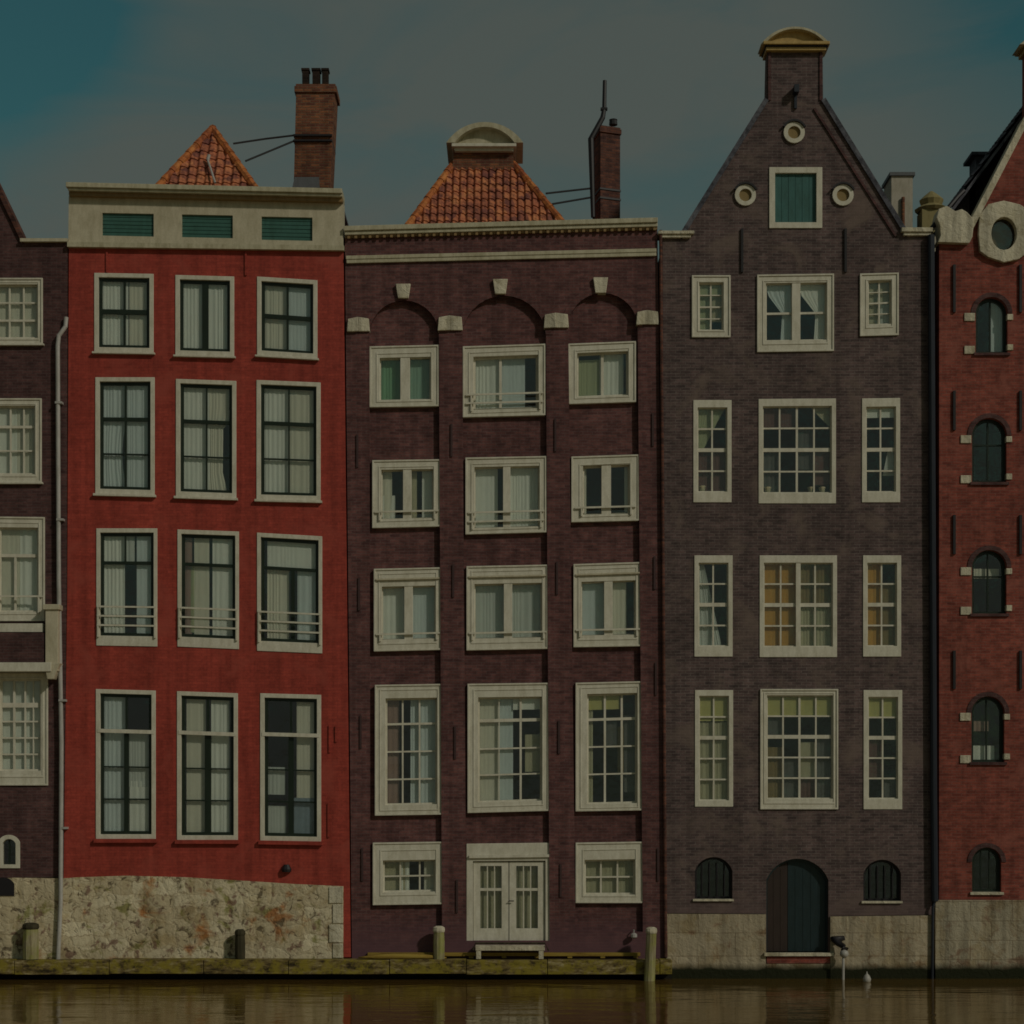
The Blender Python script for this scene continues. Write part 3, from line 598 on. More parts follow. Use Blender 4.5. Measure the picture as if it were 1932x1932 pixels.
# band, cornice
m = MB(); m.uquad([(650, 430), (1240, 414), (1240, 423), (650, 439)], -.15, .3); m.uquad([(651, 439), (1240, 423), (1240, 430), (651, 446)], -.11, -.002); m.build('cornice', 'cornice', ho, bevel=.01)
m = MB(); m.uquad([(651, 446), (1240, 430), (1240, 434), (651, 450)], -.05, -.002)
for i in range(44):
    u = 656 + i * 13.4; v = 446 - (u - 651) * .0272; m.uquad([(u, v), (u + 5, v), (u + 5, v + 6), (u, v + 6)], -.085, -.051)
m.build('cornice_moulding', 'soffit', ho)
m = MB(); m.uquad([(653, 484), (1238, 470), (1238, 477), (653, 491)], -.07, -.002); m.uquad([(654, 491), (1238, 477), (1238, 484), (654, 498)], -.055, -.002); m.build('stone_band', 'cornice', ho, bevel=.01)
for (a, b, c, d) in ((655, 698, 600, 626), (826, 873, 597, 624), (1026, 1073, 592, 619), (1200, 1243, 587, 613)):
    mid = (a + b) / 2; m = MB(); m.uquad([(a + 2, c + 3), (mid, c - 1), (mid, d), (a, d + 1)], -.07, .15); m.uquad([(mid, c - 1), (b - 2, c + 2), (b, d), (mid, d)], -.055, .15); m.build('impost', 'trim_stone', ho, bevel=.01)
for (c, t_, b) in ((761, 537, 564), (944, 528, 556), (1133, 525, 554)):
    m = MB(); m.uquad([(c - 14, t_), (c + 14, t_), (c + 10, b), (c - 10, b)], -.08, .15); m.build('keystone', 'trim_stone', ho, bevel=.01)
m = MB()
for b in bays:                                  # projecting brick arch rings
    x0, x1, top = b[:3]; o_ = arch(x0 - 13, x1 + 13, top - 13, 640, (x1 - x0) / 2 * .93 + 13)[:-2]; i_ = arch(x0, x1, top, 640, (x1 - x0) / 2 * .93)[:-2]
    m.plate(o_ + i_[::-1], [], -.012, .05)
m.build('arch_ring', 'brick_brown', ho)
for u, rows in ((674, (820, 1090, 1350, 1600)), (852, (800, 1065, 1370, 1660)), (1048, (790, 1060, 1360, 1630)), (1232, (780, 1050, 1250, 1600))):
    for i, v in enumerate(rows): anchor(ho, u + (v - 800) * .012, v, v + 62, 'anchor_brown')
m = MB(); m.tube([PT(1246, 436, -.06), PT(1247, 600, -.06), PT(1251, 1100, -.06), PT(1255, 1700, -.06), PT(1256, 1806, -.06)], .035, 8); m.build('drainpipe', 'brick_chimney_dark', ho)
# roof with arched head
bl, br, tl, tr = FAR(755, 447, 1.3), FAR(1083, 447, 1.3), FAR(856, 309, 2.75), FAR(968, 309, 2.75)
tiles('roof', ho, bl, br, tl, tr, pitch=.165, row=.24, amp=.03)
bk_ = Vector((0, 5.5, 0)); tm = (tl + tr) / 2
tiles('roof', ho, bl + bk_, bl, tl + bk_, tl); tiles('roof', ho, br, br + bk_, tr, tr + bk_); tiles('roof', ho, tl, tl + bk_, tm + Vector((0, .1, .05)), tm + Vector((0, 5.4, .05)))
tiles('roof', ho, tr + bk_, tr, tm + Vector((0, 5.4, .05)), tm + Vector((0, .1, .05)))
ridge(ho, [bl, tl], .09); ridge(ho, [br, tr], .09)
m = MB(); m.box(*(XZ(656, 0)[0], XZ(1240, 0)[0]), .3, 9.2, (V0 - 452) * K, (V0 - 447) * K); m.build('roof_deck', 'lead', ho)
yd = 2.6
def fq(q, y0, y1):
    a = [FAR(u, v, y0) for u, v in q]; return a, [p + Vector((0, y1 - y0, 0)) for p in a]
hd = MB().hexa(*fq([(857, 282), (968, 282), (970, 322), (853, 322)], yd, yd + 1.4)).build('gable_head', 'brick_chimney', ho)
m = MB(); m.hexa(*fq([(852, 270), (974, 270), (974, 276), (852, 276)], yd - .22, yd + 1.4)); m.hexa(*fq([(856, 276), (970, 276), (968, 285), (858, 285)], yd - .12, yd - .002)); m.build('cornice', 'cream', hd, bevel=.01)
def pediment(house_part, x0, x1, vtop, vbase, y, dep, mat_rim, mat_in, band=6, proud=.22):
    f = (D + y) / D; o_ = arch(x0, x1, vtop, vbase, (vbase - vtop) * .96, n=18); i_ = arch(x0 + band * 1.8, x1 - band * 1.8, vtop + band, vbase, (vbase - vtop) * .96 - band, n=18)[:-2]
    def cv(lp, yy): return [FAR(u, v, yy) for u, v in lp]
    # rim: arch band
    oo = o_[:-2]; m = MB(); a = cv(oo, y - proud); b = cv(i_, y - proud); n = len(oo); dv = Vector((0, dep + proud, 0))
    m.v += a + b + [p + dv for p in a] + [p + dv for p in b]
    for i in range(n - 1):
        m.f += [(i, i + 1, n + i + 1, n + i), (2 * n + i, 3 * n + i, 3 * n + i + 1, 2 * n + i + 1), (i, 2 * n + i, 2 * n + i + 1, i + 1), (n + i, n + i + 1, 3 * n + i + 1, 3 * n + i)]
    m.f += [(0, n, 3 * n, 2 * n), (n - 1, 3 * n - 1, 4 * n - 1, 2 * n - 1)]
    m.build('pediment_rim', mat_rim, house_part)
    m = MB(); a = cv(i_, y - .02) + cv([(x1 - band * 1.8, vbase), (x0 + band * 1.8, vbase)], y - .02); b = [p + Vector((0, dep, 0)) for p in a]; n = len(a)
    m.v += a + b; m.f += [tuple(range(n)), tuple(range(2 * n - 1, n - 1, -1))] + [(i, (i + 1) % n, n + (i + 1) % n, n + i) for i in range(n)]
    m.build('pediment', mat_in, house_part)
pediment(hd, 842, 987, 230, 270.5, yd, 1.2, 'cornice', 'cornice', band=9)
m = MB(); A = FAR(1118, 236, 3.3); B = FAR(1133, 236, 2.6); C_ = FAR(1170, 236, 2.78); E = A + C_ - B; zt_, zl = B.z, FAR(0, 450, 2.6).z
def prism(m, k, za, zb2):
    c = (A + B + C_ + E) / 4; q = [Vector((c.x + (p.x - c.x) * k, c.y + (p.y - c.y) * k, 0)) for p in (A, B, C_, E)]
    m.add([(p.x, p.y, za) for p in q] + [(p.x, p.y, zb2) for p in q], [(0, 1, 2, 3), (4, 5, 6, 7)] + [(i, (i + 1) % 4, 4 + (i + 1) % 4, 4 + i) for i in range(4)])
prism(m, 1, zl, zt_ - .16); prism(m, 1.1, zt_ - .158, zt_ - .05); prism(m, 1.02, zt_ - .048, zt_); ch = m.build('chimney', 'brick_chimney_dark', ho)
m = MB(); a = FAR(1112, 262, 2.62); m.tube([FAR(1119, 410, 2.55), FAR(1115, 262, 2.55), FAR(1137, 222, 2.6), FAR(1140, 205, 2.6), FAR(1141, 152, 2.6)], [.05, .07, .06, .05, .045], 8); m.box(*(FAR(1133, 0, 2.6).x, FAR(1146, 0, 2.6).x), 2.55, 2.65, FAR(0, 208, 2.6).z, FAR(0, 204, 2.6).z); m.build('flue_pipe', 'iron', ch)
p = FAR(1157, 236, 2.9); m = MB(); m.lathe(p, [(.1, 0), (.09, .1), (.1, .12), (.05, .14)], 10); m.build('chimney_pot', 'iron', ch)
for (a, b, c, d) in ((1030, 365, 1168, 355), (1042, 385, 1168, 372)):
    m = MB(); m.tube([FAR(a, b, 2.1), FAR(1118, d, 2.57)], .022, 6); zq = FAR(0, d, 2.58).z; prism(m, 1.06, zq - .02, zq + .02); m.build('stay_rod', 'iron', ch)

# ================================================================== purple house
ho = thing('canal_house', 'dark purple brick house with tall spout gable and green hatch shutter', 'house', (XZ(1505, 0)[0], 0, 0), GRP)
PQ = [[Q(1305, 1378, 520, 520, 637, 637), Q(1428, 1573, 519, 517, 665, 663), Q(1622, 1695, 517, 515, 635, 633)],
      [Q(1308, 1380, 755, 755, 948, 948), Q(1431, 1577, 753, 752, 950, 950), Q(1626, 1698, 752, 751, 948, 948)],
      [Q(1310, 1382, 1048, 1048, 1239, 1239), Q(1433, 1579, 1048, 1048, 1240, 1240), Q(1628, 1700, 1048, 1048, 1239, 1239)],
      [Q(1311, 1383, 1302, 1302, 1522, 1522), Q(1434, 1581, 1300, 1300, 1527, 1527), Q(1629, 1702, 1302, 1302, 1527, 1527)]]
outer = [(1448, 97), (1552, 97), (1553, 190), (1705, 441), (1754, 441), (1757, 1200), (1758, 1726), (1567, 1728), (1567, 1826), (1443, 1826), (1443, 1724), (1258, 1723), (1254, 1200), (1250, 450), (1286, 446), (1446, 190)]
hatch = Q(1451, 1551, 316, 316, 431, 431)
al, ar, ad = arch(1311, 1382, 1617, 1697, 26), arch(1629, 1700, 1622, 1701, 26), arch(1443.5, 1566, 1617, 1800, 42)
oc = [(1498, 251), (1406, 369), (1590, 369)]
def circ(c, r, n=20, ry=None): return [(c[0] + r * math.sin(2 * math.pi * i / n), c[1] - (ry or r) * math.cos(2 * math.pi * i / n)) for i in range(n)]
ad_in = arch(1446, 1563, 1620, 1797, 40)
MB().plate(outer, [rect(q, 2) for r_ in PQ for q in r_] + [rect(hatch, 2), al, ar, ad_in] + [circ(c, 12) for c in oc], 0, .35).build('wall', 'brick_purple', ho)
pl = MB(); pl.plate([(1257, 1724), (1444.5, 1725), (1444.5, 1796), (1444.5, 1990), (1257, 1990)], [], -.05, .3); pl.plate([(1566, 1729), (1757, 1727), (1758, 1990), (1566, 1990)], [], -.05, .3)
pl.ubox(1445, 1818, 1565.5, 1990, -.05, .3); pl.build('stone_base', 'plinth_stone', ho)
MB().ubox(1441, 1797, 1572, 1803, -.12, .2).build('doorstep', 'trim_stone', ho); MB().ubox(1446, 1804, 1565, 1817, -.06, .2).build('step', 'brick_right', ho)
shell(ho, 1253, 1752, 452, 'brick_purple', y0=.36, floors=(480, 720, 1010, 1275, 1585, 1830))
g = dict(sash='cream', sw=2, setback=.06)
drape = ('R', [(0, 1), (.2, .86), (.5, .38), (.56, .36), (1, .42)])
window(ho, PQ[0][0], cas=(14, 14, 14, 14), vb=((.5, 3),), hb=((.25, 2), (.5, 3), (.75, 2)), cur=((0, .5, 0, 1, 'olive'), (.5, 1, 0, .8, 'beige')), blind=((0, 1, 0, .3, 'olive'),), **g)
w = window(ho, PQ[0][1], cas=(17, 16, 14, 22), mull=16, hb=((.52, 4),), cur=((0, .44, 0, 1, 'white', drape), (.54, 1, 0, 1, 'white', drape)), **g)
window(ho, PQ[0][2], cas=(16, 14, 14, 22), vb=((.5, 3),), hb=((.25, 2), (.5, 3), (.75, 2)), cur=((0, .5, 0, 1, 'beige'), (.5, 1, 0, .5, 'beige'), (.5, 1, .5, 1, 'grey')), **g)
def grid(q, nc, hb, cur=(), cas=(8, 14, 8, 20), bl=(), mull=0, pots=()):
    vb = [(i / nc, 4 if (nc == 4 and i == 2) else 3) for i in range(1, nc) if not (mull and i == 2)]
    return window(ho, q, cas=cas, vb=vb, hb=hb, cur=cur, blind=bl, mull=mull, **g)
h2 = ((.25, 3), (.5, 7), (.75, 3))
dr1 = ('L', [(0, 1), (.4, .6), (1, .1)]); 
grid(PQ[1][0], 2, h2, cur=((0, 1, .52, 1, 'dimred'), (0, 1, 0, .5, 'olive', ('L', [(0, .95), (.3, .7), (1, .2)])),))
grid(PQ[1][1], 4, h2, cur=((.7, 1, 0, .22, 'beige', ('R', [(0, 1), (1, .1)])), (0, .5, 0, .24, 'dimred'), (0, .25, .52, .98, 'dim'), (.5, .75, .25, .72, 'dim'), (.76, 1, .5, .9, 'dimred')), bl=())
grid(PQ[1][2], 2, h2, cur=((.55, 1, .5, .8, 'grey', ('R', [(0, .5), (1, .9)])),), bl=((0, 1, 0, .12, 'white'),), cas=(8, 16, 8, 20))
grid(PQ[2][0], 2, h2, cur=((0, 1, 0, 1, 'grey', ('L', [(0, .2), (1, .8)])),))
grid(PQ[2][1], 4, h2, cur=((0, .5, 0, 1, 'amber_glow'), (.5, 1, .0, .5, 'brown'), (.5, 1, .5, 1, 'beige')), mull=9)  # amber cloth carries the warm glow of the window in its colour
grid(PQ[2][2], 2, h2, cur=((0, .5, 0, 1, 'amber_glow'), (.5, 1, .25, 1, 'brown')))
h3 = ((.2, 3), (.4, 7), (.6, 3), (.8, 3))
grid(PQ[3][0], 2, h3, cur=((0, 1, .25, 1, 'beige'),), bl=((0, 1, 0, .24, 'yellow'),), cas=(8, 11, 8, 12))
grid(PQ[3][1], 4, h3, cur=((.0, .25, .5, 1, 'brown'), (.5, .75, .45, .8, 'beige'), (.25, .5, .6, 1, 'dim'), (.76, 1, .42, 1, 'dim'), (0, .25, .2, .4, 'dim'), (.5, .75, .8, 1, 'dimred')), bl=((0, 1, 0, .2, 'yellow'),), cas=(13, 12, 10, 20))
grid(PQ[3][2], 2, h3, cur=((0, .5, .4, .8, 'dimred'), (.5, 1, .8, 1, 'dim')), bl=((0, 1, 0, .2, 'yellow'),), cas=(9, 13, 8, 20))
# pots on the inner sills
def pot(u, v, r, label, grp=None, mat='cloth_beige'):
    c = PT(u, v, .125); m = MB(); m.lathe(c, [(r * .7, 0), (r, r * 1.5), (r * 1.1, r * 1.55), (r * 1.1, r * 1.9), (r * .4, r * 1.9)], 10); tag(m.build('flower_pot', mat), label, 'flower pot', grp)
for u, lb in ((1450, 'small cream flower pot at the left end of the dark sixteen pane window'), (1532, 'small cream flower pot right of centre in the dark sixteen pane window'), (1553, 'small cream flower pot at the right end of the dark sixteen pane window')): pot(u, 929, .07, lb, 'pots behind the dark sixteen pane window')
pot(1326, 927, .07, 'small cream pot behind the narrow window left of the dark sixteen pane window')
# hatch
w = MB().plate(rect(hatch), [rect(hatch, 11)], -.03, .14).build('hatch_frame', 'cream', ho, bevel=.006)
m = MB(); n = 6
for i in range(n): a = 1462 + 78 * i / n; m.ubox(a + .3, 327, a + 78 / n - .3, 420, .04 + .004 * (i % 2), .09)
m.build('shutter', 'shutter_teal', w)
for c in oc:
    m = MB(); m.plate(circ(c, 20), [circ(c, 12)], -.05, .1); o = m.build('oculus', 'cream', ho); MB().plate(circ(c, 12.2), [], .0, .02).build('shutter', 'cloth_brown', o); hl = [(c[0] + 24 * math.sin(a_), c[1] - 24 * math.cos(a_)) for a_ in [(-1.1 + 2.2 * i / 10) for i in range(11)]] + [(c[0] + 20.5 * math.sin(a_), c[1] - 20.5 * math.cos(a_)) for a_ in [(1.1 - 2.2 * i / 10) for i in range(11)]]; MB().plate(hl, [], -.09, .05).build('shadow_arc', 'iron', o)  # dark arc stands in for the shadow crescent over each ring
# barred cellar arches
for lp, (a, b, t_, bt) in ((al, (1311, 1382, 1617, 1697)), (ar, (1629, 1700, 1622, 1701))):
    m = MB(); m.plate([(p[0], p[1]) for p in lp], [arch(a + 5, b - 5, t_ + 5, bt - 5, 23)], .16, .22)
    for i in range(1, 5): u = a + (b - a) * i / 5; m.ubox(u - 1, t_ + 12, u + 1, bt - 4, .1, .12)
    w = m.build('cellar_window', 'iron', ho); MB().plate([(p[0], p[1]) for p in arch(a + 4, b - 4, t_ + 4, bt - 4, 24)], [], .185, .19).build('pane', 'glass', w)
    MB().ubox(a - 4, bt - 1, b + 2, bt + 3, -.05, .05).build('sill', 'trim_stone', w)
# arched door
dr = MB().plate(ad, [arch(1449, 1560, 1624, 1798, 39)], .1, .24).build('door', 'door_teal', ho)
for a, b, mt in ((1448, 1488, 'door_brown'), (1488, 1561, 'door_teal')):
    full = arch(1448, 1561, 1623, 1796, 39, n=24); cl = [(min(max(p[0], a + .4), b - .4), p[1]) for p in full]
    m = MB(); seen = []
    for p in cl:
        if not seen or (abs(p[0] - seen[-1][0]) + abs(p[1] - seen[-1][1])) > .5: seen.append(p)
    top = [p for p in full[:-2] if a <= p[0] <= b]
    ya = lambda u: min(full[:-2], key=lambda p: abs(p[0] - u))[1]
    lp = [(a + .4, ya(a + .4))] + [p for p in top if a + 1 < p[0] < b - 1] + [(b - .4, ya(b - .4)), (b - .4, 1796), (a + .4, 1796)]
    m.plate(lp, [], .15, .2); n = 3 if a < 1450 else 5
    for i in range(1, n): u = a + (b - a) * i / n; m.ubox(u - .5, max(ya(u) + 3, 1640), u + .5, 1794, .144, .15)
    m.build('door_leaf', mt, dr)
# gable copings, shoulders, spout cap
def coping(pts, w_, y0, y1, mat='brick_left'):
    m = MB()
    for (a, b) in zip(pts, pts[1:]):
        d = Vector((b[0] - a[0], b[1] - a[1])).normalized(); nn = Vector((d.y, -d.x)) * w_
        m.uquad([(a[0] + nn.x, a[1] + nn.y), (b[0] + nn.x, b[1] + nn.y), (b[0] - nn.x, b[1] - nn.y), (a[0] - nn.x, a[1] - nn.y)], y0, y1)
    return m
coping([(1283, 449), (1446, 188)], 4.5, -.05, .4).build('coping', 'slate', ho); coping([(1553, 188), (1712, 445)], 4.5, -.05, .4).build('coping', 'slate', ho)
coping([(1536, 205), (1690, 446)], 2.2, -.035, -.001).build('brick_moulding', 'brick_left', ho)
m = MB(); m.ubox(1241, 438, 1309, 444, -.12, .4); m.ubox(1246, 444, 1303, 450, -.08, .39); m.build('shoulder_stone', 'trim_stone', ho, bevel=.01)
m = MB(); m.ubox(1699, 432, 1758, 440, -.12, .4); m.ubox(1703, 440, 1755, 446, -.08, .39); m.build('shoulder_stone', 'trim_stone', ho, bevel=.01)
cap = MB(); cap.ubox(1438, 84, 1563, 90, -.2, .5); cap.ubox(1444, 92.5, 1557, 99, -.12, .45); cap = cap.build('gable_cap', 'ochre', ho, bevel=.01)
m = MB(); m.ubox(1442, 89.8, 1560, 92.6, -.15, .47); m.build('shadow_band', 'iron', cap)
pediment(cap, 1436, 1566, 50, 84.2, 0, .4, 'cornice', 'ochre', band=4, proud=.16)
m = MB(); m.ubox(1496, 166, 1505, 180, -.22, .3); m.ubox(1498, 180, 1503, 206, -.06, -.002); m.build('hoist_beam', 'drain_dark', ho)
m = MB(); m.ubox(1449, 99, 1454, 190, -.03, -.001); m.ubox(1546, 99, 1551, 190, -.03, -.001); m.build('neck_moulding', 'brick_left', ho)
ax, az = XZ(1500, 160); lx, lz = XZ(1268, 448); rx, rz = XZ(1740, 446)
tiles('roof', ho, (lx, 9, lz - .3), (lx, .42, lz - .3), (ax, 9, az - .5), (ax, .42, az - .5), mat='slate'); tiles('roof', ho, (rx, .42, rz - .3), (rx, 9, rz - .3), (ax, .42, az - .5), (ax, 9, az - .5), mat='slate')
for u in (1400, 1595): m = MB(); m.ubox(u - 2.2, 432, u + 2.2, 514, -.045, .01); m.build('wall_anchor', 'iron', ho)
m = MB(); m.tube([PT(1755, 446, -.09), PT(1757, 900, -.09), PT(1760, 1500, -.09), PT(1762, 1700, -.09)], .075, 10)
m.tube([PT(1762, 1700, -.09), PT(1758, 1712, -.1), PT(1757, 1850, -.1)], .03, 8); m.build('drainpipe', 'drain_dark', ho)

# ================================================================== right house
ho = thing('canal_house', 'orange red brick house with small arched windows and round stone window', 'house', (XZ(1987, 0)[0], 0, 0), GRP)
mir = lambda u: 3974 - u
AQ = [(1840, 1902, 560, 668), (1833, 1900, 788, 912), (1833, 1900, 1037, 1160), (1832, 1896, 1313, 1440), (1833, 1890, 1598, 1685)]
outer = [(1772, 458), (1826, 450), (1826, 425), (1937, 226), (1937, 97), (2037, 97), (2037, 226), (2148, 425), (2148, 450), (2202, 458), (2202, 1699), (1772, 1699)]
holes = []
for q in AQ: holes.append(arch(q[0] + 1, q[1] - 1, q[2] + 1, q[3] - 1, (q[1] - q[0]) / 2 - 3)); holes.append(arch(mir(q[1]) + 1, mir(q[0]) - 1, q[2] + 1, q[3] - 1, (q[1] - q[0]) / 2 - 3))
RO = (1892, 443)
holes.append(circ(RO, 27, ry=33)); holes.append(circ((mir(RO[0]), RO[1]), 27, ry=33))
mid = [Q(1950, 2024, t_, t_, b, b) for t_, b in ((555, 690), (785, 940), (1035, 1180), (1310, 1460))]
holes += [rect(q, 2) for q in mid]
MB().plate(outer, holes, 0, .35).build('wall', 'brick_right', ho)
MB().ubox(1764, 1698, 2204, 1990, -.05, .3).build('stone_base', 'plinth_right', ho)
shell(ho, 1774, 2200, 462, 'brick_right', y0=.36, floors=(520, 730, 980, 1250, 1550))
for mirr in (0, 1):
    for i, q in enumerate(AQ):
        a, b = (mir(q[1]), mir(q[0])) if mirr else (q[0], q[1]); t_, bt = q[2], q[3]
        cur = [((.5, 1, 0, 1, 'white'),), (), ((0, .9, .26, .42, 'white'),), ((0, .8, .75, 1, 'white'), (.1, .6, .36, .52, 'pink')), ()][i]
        w = window(ho, Q(a, b, t_, t_, bt, bt), cas=(4, 4, 4, 4), mat='sash_green', sash='sash_green', y0=.1, setback=.03, shape=arch(a, b, t_, bt, (b - a) / 2), sw=3,
                   vb=((.5, 3, .0, 1),) if i != 4 else ((.33, 2), (.66, 2)), hb=((.4, 3),) if i in (1, 2) else (), cur=cur)
        m = MB(); o_ = arch(a - 8, b + 8, t_ - 8, t_ + 60, (b - a) / 2 + 8)[:-2]; i_ = arch(a + .5, b - .5, t_ + .5, t_ + 60, (b - a) / 2)[:-2]; m.plate(o_ + i_[::-1], [], -.02, .05); m.build('arch_ring', 'brick_left', w)
        MB().ubox(a - 3, bt - 2, b + 3, bt + 3, -.05, .1).build('sill', 'trim_stone' if i == 4 else 'brick_left', w)
        if i < 4:
            for (p0, p1, v) in ((a - 21, a - 1, t_ + (b - a) * .5), (a - 21, a - 1, bt - 15), (b - 2, b + 9, t_ + (b - a) * .5 + 2), (b - 2, b + 9, bt - 18)):
                m = MB(); m.ubox(p0, v, p1, v + (15 if p0 < a else 11), -.03, .1); m.build('stone_block', 'trim_stone', w, bevel=.008)
    c = (mir(RO[0]), RO[1]) if mirr else RO
    oct_ = [(c[0] + dx * (1 if not mirr else -1), c[1] + dy) for dx, dy in ((-30, -55), (0, -62), (30, -55), (52, -40), (52, 30), (28, 48), (0, 54), (-30, 44), (-45, 33), (-48, 0), (-46, -34))]
    if mirr: oct_ = oct_[::-1]
    o = MB().plate(oct_, [circ(c, 24, ry=31)], -.1, .1).build('oculus', 'trim_stone', ho, bevel=.012)
    MB().plate(circ(c, 26, ry=33), [circ(c, 21, ry=28)], .05, .12).build('oculus_frame', 'wood_dark', o); MB().plate(circ(c, 22, ry=29), [], .08, .085).build('pane', 'glass', o)
    MB().plate(circ(c, 22, ry=29), [], .2, .21).build('blind', 'cloth_brown', o)
for q in mid: window(ho, q, cas=(8, 9, 8, 10), vb=((.5, 3),), hb=((.33, 3), (.66, 3)), cur=((0, .4, 0, 1, 'white'), (.6, 1, 0, 1, 'white')))
coping([(1824, 440), (1935, 226)], 6, -.12, .4).build('coping', 'trim_stone', ho, bevel=.01); coping([(2039, 226), (2150, 440)], 6, -.12, .4).build('coping', 'trim_stone', ho, bevel=.01)
for s_ in (0, 1):
    pts = [(1767, 460), (1772, 448), (1770, 428), (1764, 414), (1768, 398), (1784, 392), (1800, 402), (1812, 398), (1822, 404), (1835, 418), (1832, 450), (1826, 462)]
    if s_: pts = [(mir(u), v) for u, v in pts][::-1]
    MB().plate(pts, [], -.14, .3).build('shoulder_stone', 'trim_stone', ho, bevel=.015)
cap = MB(); cap.ubox(1926, 84, 2048, 90, -.2, .5); cap.ubox(1932, 91, 2042, 98, -.12, .45); cap = cap.build('gable_cap', 'ochre', ho, bevel=.01); pediment(cap, 1924, 2050, 62, 84.2, 0, .4, 'cornice', 'ochre', band=4)
ax, az = XZ(1987, 200)
el, er = FAR(1742, 448, .5), FAR(2222, 448, .5); er.x = 2 * ax - el.x
apx = FAR(1912, 262, 1.2); rz_ = apx.z
tiles('roof', ho, (el.x, 9, el.z - .1), (el.x, .42, el.z - .1), (ax, 9, rz_ + 1.1), (ax, .42, rz_ + 1.1), mat='slate'); tiles('roof', ho, (er.x, .42, er.z - .1), (er.x, 9, er.z - .1), (ax, .42, rz_ + 1.1), (ax, 9, rz_ + 1.1), mat='slate')
m = MB(); a = FAR(1864, 318, 2.2); m.box(a.x - .3, a.x + .25, 2.1, 2.7, a.z - .9, a.z + .25); m.box(a.x - .42, a.x + .3, 2.0, 2.8, a.z + .25, a.z + .32); m.build('dormer', 'slate', ho)
m = MB(); m.tube([FAR(1750, 440, .1), FAR(1776, 408, .15), FAR(1806, 372, .3), FAR(1818, 360, .4)], .05, 8); m.build('gutter_pipe', 'iron', ho)
for u in (1800, 1925):
    for v0, v1 in ((500, 590), (738, 812), (972, 1046), (1228, 1300)):
        m = MB(); m.ubox(u - 2.4, v0, u + 2.4, v1, -.05, .01); m.build('wall_anchor', 'iron', ho)
# ================================================================== left house
ho = thing('canal_house', 'dark brown gabled house at the left edge with white balcony and bay', 'house', (XZ(-110, 0)[0], 0, 0), GRP)
LQ = [Q(-20, 81, 525, 525, 650, 650), Q(-22, 79, 752, 752, 911, 911), Q(-16, 85, 975, 976, 1172, 1172), Q(-16, 91, 1270, 1270, 1482, 1482)]
ml = lambda u: -220 - u
L2 = [(ml(q[1]), ml(q[0])) + q[2:] for q in LQ]
outer = [(-160, 130), (-60, 130), (-60, 240), (43, 456), (130, 456), (127, 1100), (120, 1655), (28, 1656), (-346, 1656), (-350, 456), (-263, 456), (-160, 240)]
sa = arch(-4, 38, 1575, 1638, 14)
MB().plate(outer, [rect(q, 2) for q in LQ + L2] + [arch(4, 31, 1582, 1632, 9)], 0, .32).build('wall', 'brick_left', ho)
MB().plate([(-350, 1656), (-10, 1657), (28, 1656), (117.8, 1657), (117.8, 1990), (-350, 1990)], [arch(-30, 27, 1640, 1690, 12)] if False else [], -.04, .3).build('stone_base', 'rubble', ho)
w = MB().plate(sa, [arch(5, 30, 1583, 1631, 9)], -.03, .1).build('window', 'cream', ho, bevel=.005); MB().plate(arch(4, 31, 1582, 1632, 9), [], .05, .055).build('pane', 'glass', w)
MB().ubox(15.5, 1583, 18, 1631, .03, .07).build('sash', 'sash_green', w)
m = MB(); m.plate(arch(-14, 28, 1655, 1690, 12), [], -.06, -.03); m.build('cellar_vent', 'iron', ho)
shell(ho, -348, 126, 470, 'brick_left', floors=(500, 700, 945, 1235, 1540))
for q, q2 in zip(LQ, L2):
    for k, qq in enumerate((q, q2)):
        i = LQ.index(q); hb = [((.33, 3), (.66, 4)), ((.3, 5), (.65, 3)), ((.33, 6),), ((.28, 9), (.46, 3), (.64, 3), (.82, 3))][i]
        vb = [((.33, 3), (.66, 3)), ((.36, 3), (.7, 3)), ((.4, 4, .33, 1),), ((.33, 4), (.6, 3), (.8, 2))][i]
        cas = [(10, 12, 10, 12), (14, 14, 13, 16), (14, 20, 13, 18), (16, 12, 14, 28)][i]
        window(ho, qq, cas=cas, hb=hb, vb=vb, cur=((0, .5, 0, 1, 'white'), (.5, 1, 0, 1, 'white')), rail=(.82,) if i == 2 else (), sill=3 if i < 2 else 0)
coping([(-58, 240), (46, 458)], 4, -.06, .36).build('coping', 'brick_chimney_dark', ho); coping([(-266, 458), (-162, 240)], 4, -.06, .36).build('coping', 'brick_chimney_dark', ho)
m = MB(); m.ubox(40, 452, 129, 458, -.1, .36); m.ubox(-349, 452, -260, 458, -.1, .36); m.build('parapet_coping', 'cream_dark', ho)
MB().ubox(-172, 120, -48, 130, -.15, .45).build('gable_cap', 'cream', ho)
ax, az = XZ(-110, 200); lx, lz = XZ(-345, 460); rx, rz = XZ(125, 460)
tiles('roof', ho, (lx, 9, lz - .75), (lx, .4, lz - .75), (ax, 9, az - 1.2), (ax, .4, az - 1.2)); tiles('roof', ho, (rx, .4, rz - .75), (rx, 9, rz - .75), (ax, .4, az - 1.2), (ax, 9, az - 1.2))
